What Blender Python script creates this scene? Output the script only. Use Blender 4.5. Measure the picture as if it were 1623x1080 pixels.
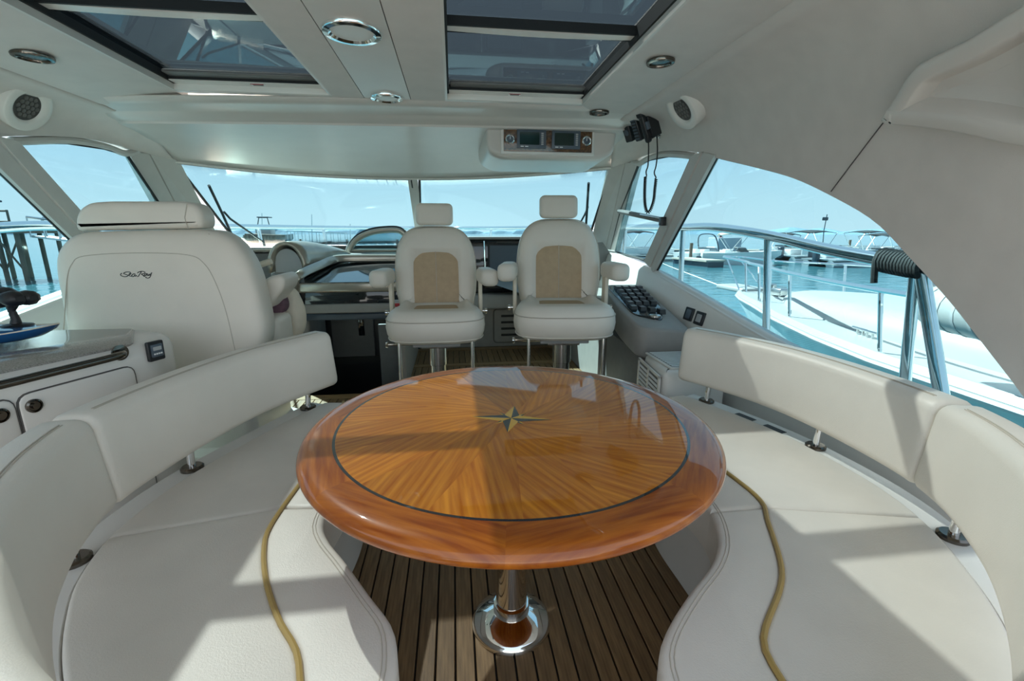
import bpy, bmesh, math, random
from mathutils import Vector, Matrix
from mathutils.bvhtree import BVHTree
random.seed(7)
for o in list(bpy.data.objects): bpy.data.objects.remove(o)
scene = bpy.context.scene
col = scene.collection
R = math.radians
PI = math.pi

# ------------------------------------------------------------------ camera
FPX, YAW, PITCH = 721.33, R(7.23), R(13.27)
CAM = Vector((0, 0, 1.25))
cd = bpy.data.cameras.new('camera'); cd.lens = 16; cd.sensor_width = 36; cd.clip_start = .02; cd.clip_end = 9000
cam = bpy.data.objects.new('camera', cd); col.objects.link(cam)
cam.location = CAM; cam.rotation_euler = (PI/2 - PITCH, 0, -YAW)
scene.camera = cam
# ------------------------------------------------------------------ sky, sun, exposure
w = bpy.data.worlds.new('sky'); scene.world = w; w.use_nodes = True
nt = w.node_tree; nt.nodes.clear()
tc = nt.nodes.new('ShaderNodeTexCoord'); sx = nt.nodes.new('ShaderNodeSeparateXYZ')
rp = nt.nodes.new('ShaderNodeValToRGB'); bg = nt.nodes.new('ShaderNodeBackground'); wo = nt.nodes.new('ShaderNodeOutputWorld')
nt.links.new(tc.outputs['Generated'], sx.inputs[0]); nt.links.new(sx.outputs['Z'], rp.inputs[0])
nt.links.new(rp.outputs[0], bg.inputs[0]); nt.links.new(bg.outputs[0], wo.inputs[0])
cr_ = rp.color_ramp
cr_.elements[0].position = 0.0; cr_.elements[0].color = (.93, .965, .985, 1)
cr_.elements[1].position = 1.0; cr_.elements[1].color = (.46, .57, .72, 1)
for p, c in ((.06, (.84, .93, .97, 1)), (.16, (.64, .79, .90, 1)), (.4, (.56, .69, .83, 1))):
    e = cr_.elements.new(p); e.color = c
bg.inputs[1].default_value = 1.0
SUN = Vector((-.56, .72, 1.0)).normalized()
sd = bpy.data.lights.new('sun', 'SUN'); sd.energy = 15.0; sd.angle = R(.6); sd.color = (1, .95, .86)
sun = bpy.data.objects.new('sun', sd); col.objects.link(sun); sun.location = SUN*30
sun.rotation_euler = SUN.to_track_quat('Z', 'Y').to_euler()
vs = scene.view_settings
vs.view_transform = 'Standard'; vs.look = 'None'; vs.gamma = 1.0; vs.use_curve_mapping = False
vs.exposure = 0.86

# ------------------------------------------------------------------ survey helpers: where the sight line of a photo point meets a known plane
_r = Vector((math.cos(YAW), -math.sin(YAW), 0)); _h = Vector((math.sin(YAW), math.cos(YAW), 0)); _z = Vector((0, 0, 1))
_f = _h*math.cos(PITCH) - _z*math.sin(PITCH); _u = _h*math.sin(PITCH) + _z*math.cos(PITCH)
def ray(x, y): return _r*((x-811.5)/FPX) + _u*((540-y)/FPX) + _f
def AZ(x, y, z): d = ray(x, y); return CAM + d*((z-CAM.z)/d.z)
def AX(x, y, X): d = ray(x, y); return CAM + d*((X-CAM.x)/d.x)
def AY(x, y, Y): d = ray(x, y); return CAM + d*((Y-CAM.y)/d.y)
def side_x(Y, z, s):                       # the tilted plane of the side windows, s=1 starboard, -1 port
    X = 1.62 - .12*(z-.9) - .03*(Y-2)
    return X if s > 0 else -.74 - X
def AS(x, y, s=1):
    d = ray(x, y)
    if s > 0: n = Vector((1, .03, .12)); k = 1.788
    else: n = Vector((-1, .03, .12)); k = 1.788 + .74
    return CAM + d*((k-n.dot(CAM))/n.dot(d))

# ------------------------------------------------------------------ materials
def mat(name, base, rough=.5, metal=0, noise=0, nscale=8, bump=0, bscale=200, coat=0, spec=.5, stretch=None, col2=None, rnd=0, emit=0, detail=4, rotz=0):
    m = bpy.data.materials.new(name); m.use_nodes = True
    t = m.node_tree; b = t.nodes['Principled BSDF']; L = t.links
    base = tuple(base)+(1,)
    b.inputs['Base Color'].default_value = base; b.inputs['Roughness'].default_value = rough
    b.inputs['Metallic'].default_value = metal; b.inputs['Specular IOR Level'].default_value = spec
    if coat: b.inputs['Coat Weight'].default_value = coat; b.inputs['Coat Roughness'].default_value = .03
    if emit: b.inputs['Emission Color'].default_value = base; b.inputs['Emission Strength'].default_value = emit
    if noise or bump:
        c = t.nodes.new('ShaderNodeTexCoord'); mp = t.nodes.new('ShaderNodeMapping'); L.new(c.outputs['Object'], mp.inputs[0])
        if stretch: mp.inputs['Scale'].default_value = stretch
        if rotz: mp.vector_type = 'TEXTURE'; mp.inputs['Rotation'].default_value = (0, 0, rotz); mp.inputs['Scale'].default_value = tuple(1/q for q in stretch)
    if noise:
        n = t.nodes.new('ShaderNodeTexNoise'); n.inputs['Scale'].default_value = nscale; n.inputs['Detail'].default_value = detail
        L.new(mp.outputs[0], n.inputs[0])
        r_ = t.nodes.new('ShaderNodeValToRGB'); L.new(n.outputs[0], r_.inputs[0])
        r_.color_ramp.elements[0].position = .3; r_.color_ramp.elements[1].position = .7
        if col2: c1, c2 = base, tuple(col2)+(1,)
        else:
            c1 = tuple(v*(1-noise) for v in base[:3])+(1,); c2 = tuple(min(1, v*(1+noise)) for v in base[:3])+(1,)
        r_.color_ramp.elements[0].color = c1; r_.color_ramp.elements[1].color = c2
        out = r_.outputs[0]
        if rnd:
            oi = t.nodes.new('ShaderNodeObjectInfo'); mr = t.nodes.new('ShaderNodeMapRange'); L.new(oi.outputs['Random'], mr.inputs[0])
            mr.inputs[3].default_value = 1-rnd; mr.inputs[4].default_value = 1+rnd
            hs = t.nodes.new('ShaderNodeHueSaturation'); L.new(mr.outputs[0], hs.inputs['Value']); L.new(out, hs.inputs['Color']); out = hs.outputs[0]
        L.new(out, b.inputs['Base Color'])
    if bump:
        n2 = t.nodes.new('ShaderNodeTexNoise'); n2.inputs['Scale'].default_value = bscale; n2.inputs['Detail'].default_value = 3; L.new(mp.outputs[0], n2.inputs[0])
        bp = t.nodes.new('ShaderNodeBump'); bp.inputs['Strength'].default_value = bump; bp.inputs['Distance'].default_value = .002
        L.new(n2.outputs[0], bp.inputs['Height']); L.new(bp.outputs[0], b.inputs['Normal'])
    return m
def glass(name, tint, ior=1.45, gloss=(1, 1, 1)):
    m = bpy.data.materials.new(name); m.use_nodes = True; t = m.node_tree; t.nodes.clear(); L = t.links
    o = t.nodes.new('ShaderNodeOutputMaterial'); mx = t.nodes.new('ShaderNodeMixShader'); tr = t.nodes.new('ShaderNodeBsdfTransparent')
    g = t.nodes.new('ShaderNodeBsdfGlossy'); lw = t.nodes.new('ShaderNodeLayerWeight'); lw.inputs[0].default_value = .5
    pw = t.nodes.new('ShaderNodeMath'); pw.operation = 'POWER'; pw.inputs[1].default_value = 5
    F0 = ((ior-1)/(ior+1))**2
    ma = t.nodes.new('ShaderNodeMath'); ma.operation = 'MULTIPLY_ADD'; ma.inputs[1].default_value = 1-F0; ma.inputs[2].default_value = F0
    tr.inputs[0].default_value = tuple(tint)+(1,); g.inputs[0].default_value = tuple(gloss)+(1,); g.inputs['Roughness'].default_value = .0
    L.new(lw.outputs['Facing'], pw.inputs[0]); L.new(pw.outputs[0], ma.inputs[0]); L.new(ma.outputs[0], mx.inputs[0])
    L.new(tr.outputs[0], mx.inputs[1]); L.new(g.outputs[0], mx.inputs[2]); L.new(mx.outputs[0], o.inputs[0])
    return m
M = {}
M['cream'] = mat('cream_vinyl', (.80, .735, .645), .42, noise=.03, nscale=5, bump=.25, bscale=380)
M['creamseat'] = mat('cream_leather', (.79, .73, .65), .45, noise=.04, nscale=6, bump=.3, bscale=320)
M['tan'] = mat('tan_leather', (.50, .36, .215), .5, noise=.06, nscale=30, bump=.2, bscale=500)
M['gold'] = mat('gold_piping', (.46, .31, .10), .4)
M['stitch'] = mat('stitch_thread', (.55, .49, .41), .7)
M['gel'] = mat('white_gelcoat', (.79, .755, .705), .25, noise=.02, nscale=3)
M['liner'] = mat('headliner_vinyl', (.67, .61, .565), .6, noise=.035, nscale=9, bump=.15, bscale=260)
M['linerg'] = mat('headliner_gloss', (.68, .625, .575), .3, noise=.03, nscale=4)
M['pillar'] = mat('pillar_liner', (.58, .55, .51), .45, noise=.04, nscale=8)
M['seam'] = mat('dark_seam', (.10, .09, .085), .8)
M['chrome'] = mat('chrome', (.88, .88, .87), .06, metal=1)
M['steel'] = mat('brushed_steel', (.62, .61, .59), .22, metal=1, noise=.05, nscale=40)
M['black'] = mat('black_plastic', (.018, .019, .022), .35)
M['blackg'] = mat('black_gloss', (.010, .013, .016), .06, coat=.6)
M['rubber'] = mat('black_rubber', (.012, .013, .014), .6)
M['dgrey'] = mat('dark_grey_vinyl', (.16, .155, .15), .5, noise=.06, nscale=20, bump=.2)
M['mgrey'] = mat('taupe_vinyl', (.30, .285, .265), .48, noise=.05, nscale=14, bump=.2)
M['lgrey'] = mat('stone_grey', (.42, .42, .42), .45, noise=.04)
M['caulk'] = mat('black_caulk', (.015, .014, .013), .7)
M['teak'] = mat('teak', (.13, .072, .029), .5, noise=.3, nscale=7, stretch=(14, .9, 1), col2=(.26, .155, .066), rnd=.16, bump=.2, bscale=60)
M['teakb'] = mat('teak_border', (.27, .16, .07), .45, noise=.2, nscale=7, stretch=(1, 12, 1))
M['counter'] = mat('speckled_stone', (.33, .31, .28), .12, noise=.35, nscale=260, detail=2)
M['bronze'] = mat('dark_chrome', (.16, .14, .12), .15, metal=1)
M['glass'] = glass('window_glass', (.555, .695, .735), 1.35)
M['tint'] = glass('roof_tinted_glass', (.25, .27, .278), 1.38, (.34, .44, .47))
M['smoke'] = glass('smoked_acrylic', (.22, .25, .27), 1.5)
M['screen'] = mat('dark_screen', (.012, .03, .026), .08)
M['bezel'] = mat('blue_grey_bezel', (.085, .11, .14), .4)
M['burl'] = mat('burl_wood', (.035, .014, .006), .12, noise=.5, nscale=70, col2=(.19, .085, .03), coat=.6, detail=8)
M['white'] = mat('white_paint', (.85, .85, .84), .4)
M['red'] = mat('red_print', (.45, .02, .03), .5)
M['bluepaint'] = mat('blue_glaze', (.015, .13, .36), .2, coat=.5)
M['bark'] = mat('dark_figurine', (.018, .018, .02), .45, noise=.4, nscale=40, bump=.6, bscale=40)
M['purple'] = mat('purple_cloth', (.16, .085, .11), .8, noise=.2, nscale=20, bump=.4, bscale=60)
M['sheet'] = mat('ivory_cloth', (.74, .66, .53), .6, noise=.06, nscale=12)
M['navy'] = mat('navy_cloth', (.03, .05, .16), .8)
M['rope'] = mat('black_rope', (.014, .016, .016), .8, bump=.6, bscale=120)
M['wline'] = mat('white_line', (.75, .74, .68), .7)
M['cwood'] = mat('mahogany_inlay_yellow', (.80, .44, .035), .25, coat=1)
M['ebony'] = mat('ebony_inlay', (.018, .016, .018), .25, coat=1)
M['veneer'] = mat('mahogany_veneer', (.40, .105, .006), .35, noise=.4, nscale=4, stretch=(1.2, 18, 1), col2=(.68, .25, .02), rnd=.16, coat=1, detail=5, spec=.1, rotz=.35)
M['rimwood'] = mat('mahogany_rim', (.25, .05, .005), .35, noise=.4, nscale=4, stretch=(20, 1.5, 2), col2=(.50, .145, .012), rnd=.06, coat=1, detail=5, spec=.1)
M['champ'] = mat('champagne_metal', (.43, .395, .335), .22, metal=.55, noise=.06, nscale=12)
M['lens'] = mat('lamp_lens', (.75, .75, .72), .35)
M['speaker'] = mat('speaker_mesh', (.07, .065, .06), .6)
M['cone'] = mat('speaker_cone', (.13, .12, .11), .5)

# ------------------------------------------------------------------ mesh builder
class MB:
    def __init__(s): s.v = []; s.f = []
    def add(s, v, f):
        n = len(s.v); s.v += [Vector(p) for p in v]; s.f += [tuple(i+n for i in q) for q in f]; return s
    def box(s, x0, x1, y0, y1, z0, z1):
        return s.add([(x, y, z) for z in (z0, z1) for y in (y0, y1) for x in (x0, x1)],
                     [(0, 2, 3, 1), (4, 5, 7, 6), (0, 1, 5, 4), (2, 6, 7, 3), (0, 4, 6, 2), (1, 3, 7, 5)])
    def rbox(s, x0, x1, y0, y1, z0, z1, r=.01, seg=3):
        bm = bmesh.new(); bmesh.ops.create_cube(bm, size=1)
        for q in bm.verts: q.co = Vector(((x0+x1)/2+q.co.x*(x1-x0), (y0+y1)/2+q.co.y*(y1-y0), (z0+z1)/2+q.co.z*(z1-z0)))
        bmesh.ops.bevel(bm, geom=list(bm.edges), offset=r, segments=seg, profile=.5, affect='EDGES')
        s.frombm(bm); return s
    def frombm(s, bm):
        bm.verts.index_update(); s.add([q.co.copy() for q in bm.verts], [tuple(q.index for q in f.verts) for f in bm.faces]); bm.free()
    def loft(s, rows, closed=False, cap=False):
        n = len(rows[0]); v = [p for r_ in rows for p in r_]; f = []
        for i in range(len(rows)-1):
            for j in range(n if closed else n-1):
                a = i*n+j; b = i*n+(j+1) % n
                f.append((a, b, b+n, a+n))
        if cap: f.append(tuple(range(n))[::-1]); f.append(tuple(range((len(rows)-1)*n, len(rows)*n)))
        return s.add(v, f)
    def tube(s, path, r, n=8, cap=True, closed=False):
        path = [Vector(p) for p in path]; rows = []; N = len(path); prev = None
        for i, p in enumerate(path):
            a = path[(i-1) % N] if (closed or i > 0) else p; b = path[(i+1) % N] if (closed or i < N-1) else p
            t = (b-a).normalized()
            if prev is None:
                up = Vector((0, 0, 1)) if abs(t.z) < .9 else Vector((1, 0, 0)); u_ = t.cross(up).normalized()
            else:
                u_ = (prev - t*prev.dot(t))
                u_ = u_.normalized() if u_.length > 1e-6 else t.orthogonal().normalized()
            prev = u_; w_ = t.cross(u_)
            rr = r[i] if isinstance(r, (list, tuple)) else r
            rows.append([p + u_*math.cos(2*PI*k/n)*rr + w_*math.sin(2*PI*k/n)*rr for k in range(n)])
        if closed: rows.append(rows[0]); cap = False
        return s.loft(rows, True, cap)
    def lathe(s, prof, n=24, c=(0, 0, 0), axis=None, cap=True):
        q = Vector(axis).to_track_quat('Z', 'Y').to_matrix() if axis is not None else Matrix.Identity(3)
        c = Vector(c); rows = [[c + q @ Vector((r*math.cos(2*PI*k/n), r*math.sin(2*PI*k/n), h)) for k in range(n)] for r, h in prof]
        return s.loft(rows, True, cap)
    def pillow(s, out, prof, fn, zfn=None, ds=9):
        """closed 2D outline, profile of (inset, height) rings, fn(x, y, h) -> 3D point; past inset ds the rings shrink to the centre"""
        N = len(out); nor = normals2(out); rows = []; cx = sum(p[0] for p in out)/N; cy = sum(p[1] for p in out)/N; dm = max(d for d, h in prof)
        for d, h in prof:
            row = []
            for p, q in zip(out, nor):
                x = p[0]-q[0]*min(d, ds); y = p[1]-q[1]*min(d, ds)
                if d > ds: k_ = 1-.97*(d-ds)/(dm-ds); x = cx+(x-cx)*k_; y = cy+(y-cy)*k_
                hh = h + (zfn(x, y, h) if zfn else 0)
                row.append(Vector(fn(x, y, hh)))
            rows.append(row)
        return s.loft(rows, True, True)
    def sphere(s, c, r, n=10, m=6, sc=(1, 1, 1)):
        c = Vector(c); rows = [[c+Vector((r*sc[0]*math.sin(PI*i/m)*math.cos(2*PI*k/n), r*sc[1]*math.sin(PI*i/m)*math.sin(2*PI*k/n), -r*sc[2]*math.cos(PI*i/m))) for k in range(n)] for i in range(m+1)]
        rows[0] = [p+Vector((1e-4*math.cos(k), 1e-4*math.sin(k), 0)) for k, p in enumerate(rows[0])]
        rows[-1] = [p+Vector((1e-4*math.cos(k), 1e-4*math.sin(k), 0)) for k, p in enumerate(rows[-1])]
        return s.loft(rows, True, True)
def area2(o): return sum(o[i][0]*o[(i+1) % len(o)][1]-o[(i+1) % len(o)][0]*o[i][1] for i in range(len(o)))/2
def normals2(out):
    N = len(out); sg = 1 if area2(out) > 0 else -1; res = []
    for i in range(N):
        a = out[i-1]; b = out[i]; c = out[(i+1) % N]
        e1 = Vector((b[0]-a[0], b[1]-a[1])); e2 = Vector((c[0]-b[0], c[1]-b[1]))
        e1 = e1.normalized() if e1.length > 1e-9 else Vector((0, 0)); e2 = e2.normalized() if e2.length > 1e-9 else Vector((0, 0))
        n1 = Vector((e1.y, -e1.x))*sg; n2 = Vector((e2.y, -e2.x))*sg; m = n1+n2
        if m.length < 1e-6: m = n1
        m.normalize(); k = max(.5, m.dot(n1)); res.append((m.x/k, m.y/k))
    return res
def crv(pts, n=6, closed=False):
    """Catmull-Rom through pts"""
    P = [Vector(p) for p in pts]; N = len(P); out = []
    rng = range(N) if closed else range(N-1)
    for i in rng:
        p0 = P[(i-1) % N] if closed or i > 0 else P[0]*2-P[1]; p1 = P[i]; p2 = P[(i+1) % N]
        p3 = P[(i+2) % N] if closed or i < N-2 else P[-1]*2-P[-2]
        for k in range(n):
            t = k/n
            out.append(.5*((2*p1)+(p2-p0)*t+(2*p0-5*p1+4*p2-p3)*t*t+(3*p1-p0-3*p2+p3)*t**3))
    if not closed: out.append(P[-1])
    return out
def rsmp(pts, n):
    """n points at equal arc length"""
    d = [0]
    for a, b in zip(pts, pts[1:]): d.append(d[-1]+(b-a).length)
    out = []; j = 0
    for k in range(n):
        t = d[-1]*k/(n-1)
        while j < len(d)-2 and d[j+1] < t: j += 1
        u_ = (t-d[j])/max(1e-9, d[j+1]-d[j]); out.append(pts[j].lerp(pts[j+1], min(1, max(0, u_))))
    return out
def rrect(w_, h_, r, n=5, cx=0, cy=0):
    o = []
    for k, (sx_, sy_) in enumerate(((1, 1), (-1, 1), (-1, -1), (1, -1))):
        for i in range(n+1):
            a = k*PI/2+i*PI/2/n
            o.append((cx+sx_*(w_/2-r)+r*math.cos(a), cy+sy_*(h_/2-r)+r*math.sin(a)))
    return o
def rpoly(pts, r, n=4):
    """polygon with rounded corners"""
    o = []; N = len(pts)
    for i in range(N):
        a = Vector(pts[i-1]); b = Vector(pts[i]); c = Vector(pts[(i+1) % N])
        d1 = (a-b); d2 = (c-b); rr = min(r, d1.length*.45, d2.length*.45)
        p = b+d1.normalized()*rr; q = b+d2.normalized()*rr
        for k in range(n+1):
            t = k/n; o.append(p*(1-t)**2+b*2*t*(1-t)+q*t*t)
    return o
def puff(r, h0, h1, n=4, back=True):
    """rounded profile rings from h0 to h1 with edge radius r"""
    p = []
    if back: p += [(r*(1-math.sin(k*PI/2/n)), h0+r*(1-math.cos(k*PI/2/n))) for k in range(n+1)]
    else: p += [(0, h0)]
    p += [(r*(1-math.cos(k*PI/2/n)), h1-r*(1-math.sin(k*PI/2/n))) for k in range(n+1)]
    return p

def link(name, mb, m, parent=None, smooth=True, ang=40, origin=None):
    me = bpy.data.meshes.new(name)
    off = Vector(origin) if origin is not None else Vector((0, 0, 0))
    me.from_pydata([tuple(p-off) for p in mb.v], [], mb.f)
    me.materials.append(M[m] if isinstance(m, str) else m)
    bm = bmesh.new(); bm.from_mesh(me); bmesh.ops.recalc_face_normals(bm, faces=bm.faces); bm.to_mesh(me); bm.free()
    if smooth:
        me.polygons.foreach_set('use_smooth', [True]*len(me.polygons)); me.set_sharp_from_angle(angle=R(ang))
    o = bpy.data.objects.new(name, me); col.objects.link(o)
    if parent: o.parent = parent
    return o
def root_loc(o):
    while o.parent: o = o.parent
    return o.location
def part(name, mb, m, parent, world=True, **k):
    """a part of a thing; world=True: the builder was given world coordinates"""
    return link(name, mb, m, parent, origin=root_loc(parent) if world else None, **k)
def tag(o, label, cat, group=None):
    o['label'] = label; o['category'] = cat
    if group: o['group'] = group
    return o
def thing(name, label, cat, loc=(0, 0, 0), rz=0, group=None):
    o = bpy.data.objects.new(name, None); o.empty_display_size = .1; col.objects.link(o); o.location = loc; o.rotation_euler = (0, 0, rz)
    return tag(o, label, cat, group)
def solo(name, mb, m, label, cat, group=None, **k):
    lo = Vector([min(p[i] for p in mb.v) for i in range(3)]); hi = Vector([max(p[i] for p in mb.v) for i in range(3)])
    c = Vector(((lo.x+hi.x)/2, (lo.y+hi.y)/2, lo.z))
    o = link(name, mb, m, origin=c, **k); o.location = c
    return tag(o, label, cat, group)
def struct(name, mb=None, m=None, **k):
    if mb is None:
        o = bpy.data.objects.new(name, None); o.empty_display_size = .1; col.objects.link(o)
    else: o = link(name, mb, m, **k)
    o['kind'] = 'structure'; return o
def dup(root, loc, rz=None, label=None):
    r_ = root.copy(); col.objects.link(r_); r_.location = loc
    if rz is not None: r_.rotation_euler = (0, 0, rz)
    if label: r_['label'] = label
    for ch in list(root.children):
        c = ch.copy(); col.objects.link(c); c.parent = r_
        for g in list(ch.children):
            d = g.copy(); col.objects.link(d); d.parent = c
    return r_
def bvh(mb): return BVHTree.FromPolygons([tuple(p) for p in mb.v], mb.f)
LIFT = []
def hit(tree, x, y):
    d = ray(x, y).normalized(); p, n, i, t = tree.ray_cast(CAM, d)
    if n.dot(d) > 0: n = -n
    if tree in LIFT: p = p+n*.0065
    return p, n

# ================================================================== THE SETTING
# ---- floor: caulk bed with teak planks, open over the companionway
HX0, HX1, HY0, HY1 = -1.32, -.46, 3.58, 4.78
fl = MB()
for a in ((-2.35, HX0, -.4, 5.05), (HX1, 1.6, -.4, 5.05), (HX0, HX1, -.4, HY0), (HX0, HX1, HY1, 5.05)): fl.box(*a, -.08, -.013)
floor = struct('floor', fl, 'caulk', smooth=False)
def plank_mesh(L):
    mb = MB(); mb.rbox(-.0265, .0265, 0, L, -.013, 0, .0015, 1); return mb
def plank(x, y0, y1, cache={}):
    L = round(y1-y0, 3)
    if L not in cache:
        o = link('plank', plank_mesh(L), 'teak', floor); cache[L] = o.data
    else:
        o = bpy.data.objects.new('plank', cache[L]); col.objects.link(o); o.parent = floor
    o.location = (x, y0, 0)
k = 0
x = -2.30
while x < 1.56:
    if HX0-.02 < x < HX1+.03: plank(x, -.35, HY0-.10)
    elif -.46 < x < 1.3:
        plank(x, -.35, 4.26); plank(x, 4.36, 4.86)
    else: plank(x, -.35, 4.9)
    x += .059
for (x0, x1, y0, y1) in ((HX0-.03, HX1+.04, HY0-.095, HY0-.005), (-.43, 1.3, 4.27, 4.35), (-.43, 1.3, 4.87, 4.98)):
    m_ = MB(); m_.rbox(x0, x1, y0, y1, -.013, .001, .0015, 1); link('border_plank', m_, 'teakb', floor)

# ---- side walls below the windows
sill = [(-.35, .60), (.6, .61), (1.2, .63), (1.81, .67), (2.24, .735), (2.8, .845), (3.42, .955), (4.26, 1.065), (4.75, 1.12), (5.1, 1.15)]
sillc = crv([(a, b, 0) for a, b in sill], 4)
def wall_low(s):
    rows = []
    for p in sillc:
        Y, z = p.x, p.y; S = side_x(Y, z, s)
        rows.append([Vector((S+s*.02, Y, z+.012)), Vector((S-s*.012, Y, z)), Vector((S-s*.035, Y, z-.02)), Vector((S-s*.045, Y, z-.035)), Vector((S-s*.075, Y, z-.15)), Vector((S-s*.115, Y, z-.30)), Vector((S-s*.115, Y, 0))])
    return MB().loft(rows)
wls = {}
for s, nm in ((1, 'wall_starboard'), (-1, 'wall_port')):
    o = struct(nm, wall_low(s), 'gel'); wls[s] = o
    md = o.modifiers.new('solid', 'SOLIDIFY'); md.thickness = .03; md.offset = 0

# ---- upper side panels sweeping from the window arch up to the headliner
E_pts = [(3.97, 1.80), (3.79, 1.815), (3.45, 1.825), (3.15, 1.80), (2.77, 1.73), (2.58, 1.67), (2.26, 1.58), (2.0, 1.50), (1.79, 1.41), (1.58, 1.30), (1.43, 1.17), (1.29, 1.04), (1.17, .91), (1.07, .80), (.98, .69), (.90, .62)]
C_y = [3.26, 3.16, 2.98, 2.8, 2.55, 2.36, 2.08, 1.84, 1.60, 1.34, 1.10, .84, .60, .36, .12, -.15]
def upper_panel(s):
    e = rsmp(crv([(a, b, 0) for a, b in E_pts], 6), 64); c = rsmp(crv([(y, 0, 0) for y in C_y], 6), 64); rows = []
    for i in range(64):
        Y, z = e[i].x, e[i].y; E_ = Vector((side_x(Y, z, s)+(-.012*s), Y, z))
        if i < 6: E_.x -= s*.09*(1-i/6)
        Cc = Vector((1.13, c[i].x, 1.993)) if s > 0 else Vector((-1.93, c[i].x, 1.953))
        row = []
        row.append(E_+Vector((s*(.16 if i < 22 else .045), 0, .012)))
        for j in range(9):
            t = j/8; p = E_.lerp(Cc, t); p.z += .03*math.sin(PI*t)
            kq = min(1, i/9)*(.9 if Y > 2.3 else max(.35, .9-.6*(2.3-Y)))
            a_ = t*PI/2; q = Vector((Cc.x+(E_.x-Cc.x)*math.cos(a_)**.9, p.y, E_.z+(Cc.z-E_.z)*math.sin(a_)**.9))
            row.append(p.lerp(q, kq))
        rows.append(row)
    return MB().loft(rows)
ups = {}; upo = {}
for s, nm in ((1, 'wall_starboard_upper'), (-1, 'wall_port_upper')):
    mb = upper_panel(s); ups[s] = bvh(mb); LIFT.append(ups[s])
    o = link('upper_panel', mb, 'liner', wls[s]); upo[s] = o
    md = o.modifiers.new('solid', 'SOLIDIFY'); md.thickness = .012; md.offset = 0
def seam_on(tree, pts, r, parent, m='seam', name='seam', n=5):
    q = []
    for p in crv([(a, b, 0) for a, b in pts], n):
        h_, nn = hit(tree, p.x, p.y)
        if h_: q.append(h_+nn*r*.7)
    return link(name, MB().tube(q, r, 6), m, parent)
seam_on(ups[1], [(1320, 303), (1360, 250), (1412, 182)], .0022, wls[1])
seam_on(ups[1], [(1412, 182), (1480, 190), (1550, 203), (1623, 222)], .0022, wls[1])
# moulded fibreglass recess in the aft quarter of the starboard panel
def recess(outline, mname, rprof, parent, name):
    pts = [hit(ups[1], x, y) for x, y in outline]
    c = sum((p for p, n in pts), Vector())/len(pts); n = sum((n for p, n in pts), Vector()).normalized()
    u_ = n.cross(Vector((0, 0, 1))).normalized(); v_ = n.cross(u_)
    o2 = [((p-c).dot(u_), (p-c).dot(v_)) for p, nn in pts]
    def on(x, y, h):
        st = c+u_*x+v_*y+n*.6; p = ups[1].ray_cast(st, -n)[0]
        if p is None: p = c+u_*x+v_*y
        return p+n*(h+.006)
    mb = MB().pillow(o2, rprof, on, None, .10)
    return link(name, mb, mname, parent)
ro = [p.to_2d() for p in crv([(1423, 178, 0), (1442, 150, 0), (1466, 112, 0), (1486, 90, 0), (1520, 72, 0), (1575, 44, 0), (1640, 4, 0), (1690, -20, 0), (1725, 30, 0), (1735, 130, 0), (1715, 215, 0), (1640, 216, 0), (1560, 200, 0), (1480, 190, 0), (1435, 187, 0)], 4, True)]
recess([(p.x, p.y) for p in ro], 'linerg', [(0, -.004), (0, .045), (.003, .052), (.008, .055), (.045, .055), (.052, .051), (.060, .03), (.070, .009), (.085, .004), (.10, .004), (.14, .003), (.2, .003), (.26, .003)], wls[1], 'moulded_recess')
# ---- ceiling
def strip(x0, x1, y0, y1, z0, z1, zt=.05):
    mb = MB(); mb.add([(x0, y0, z0), (x1, y0, z1), (x1, y1, z1), (x0, y1, z0), (x0, y0, z0+zt), (x1, y0, z1+zt), (x1, y1, z1+zt), (x0, y1, z0+zt)],
                      [(0, 1, 2, 3), (7, 6, 5, 4), (0, 4, 5, 1), (1, 5, 6, 2), (2, 6, 7, 3), (3, 7, 4, 0)]); return mb
HS = (-.02, .80); HP = (-1.47, -.65); HA, HF = .75, 2.90
ceiling = struct('ceiling')
link('side_panel', strip(.80, 1.131, -.15, 3.05, 2.0, 1.992), 'liner', ceiling, smooth=False)
link('side_panel', strip(-1.931, -1.47, -.15, 3.05, 1.952, 2.0), 'liner', ceiling, smooth=False)
for x0, x1, m_ in ((-.65, -.478, 'liner'), (-.474, -.219, 'linerg'), (-.215, -.02, 'liner')):
    link('centre_panel', strip(x0, x1, -.15, 3.06, 2.0, 2.0, .07), m_, ceiling, smooth=False)
link('panel_backing', MB().box(-.655, -.015, -.15, 3.06, 2.004, 2.09), 'seam', ceiling, smooth=False)
for a, b in (HS, HP):
    link('aft_panel', strip(a, b, -.15, HA, 2.0, 2.0), 'liner', ceiling, smooth=False)
# roof skin outside, over everything but the two glass openings
sk = MB()
for a in ((1.131, .80, -.2, 3.3), (-1.96, -1.47, -.2, 3.3), (-.65, -.02, -.2, 3.3), (-1.96, 1.131, -.2, HA), (-1.96, 1.131, HF+.04, 3.35)):
    sk.box(min(a[0], a[1]), max(a[0], a[1]), a[2], a[3], 2.09, 2.12)
link('roof_skin', sk, 'gel', ceiling, smooth=False)
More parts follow.
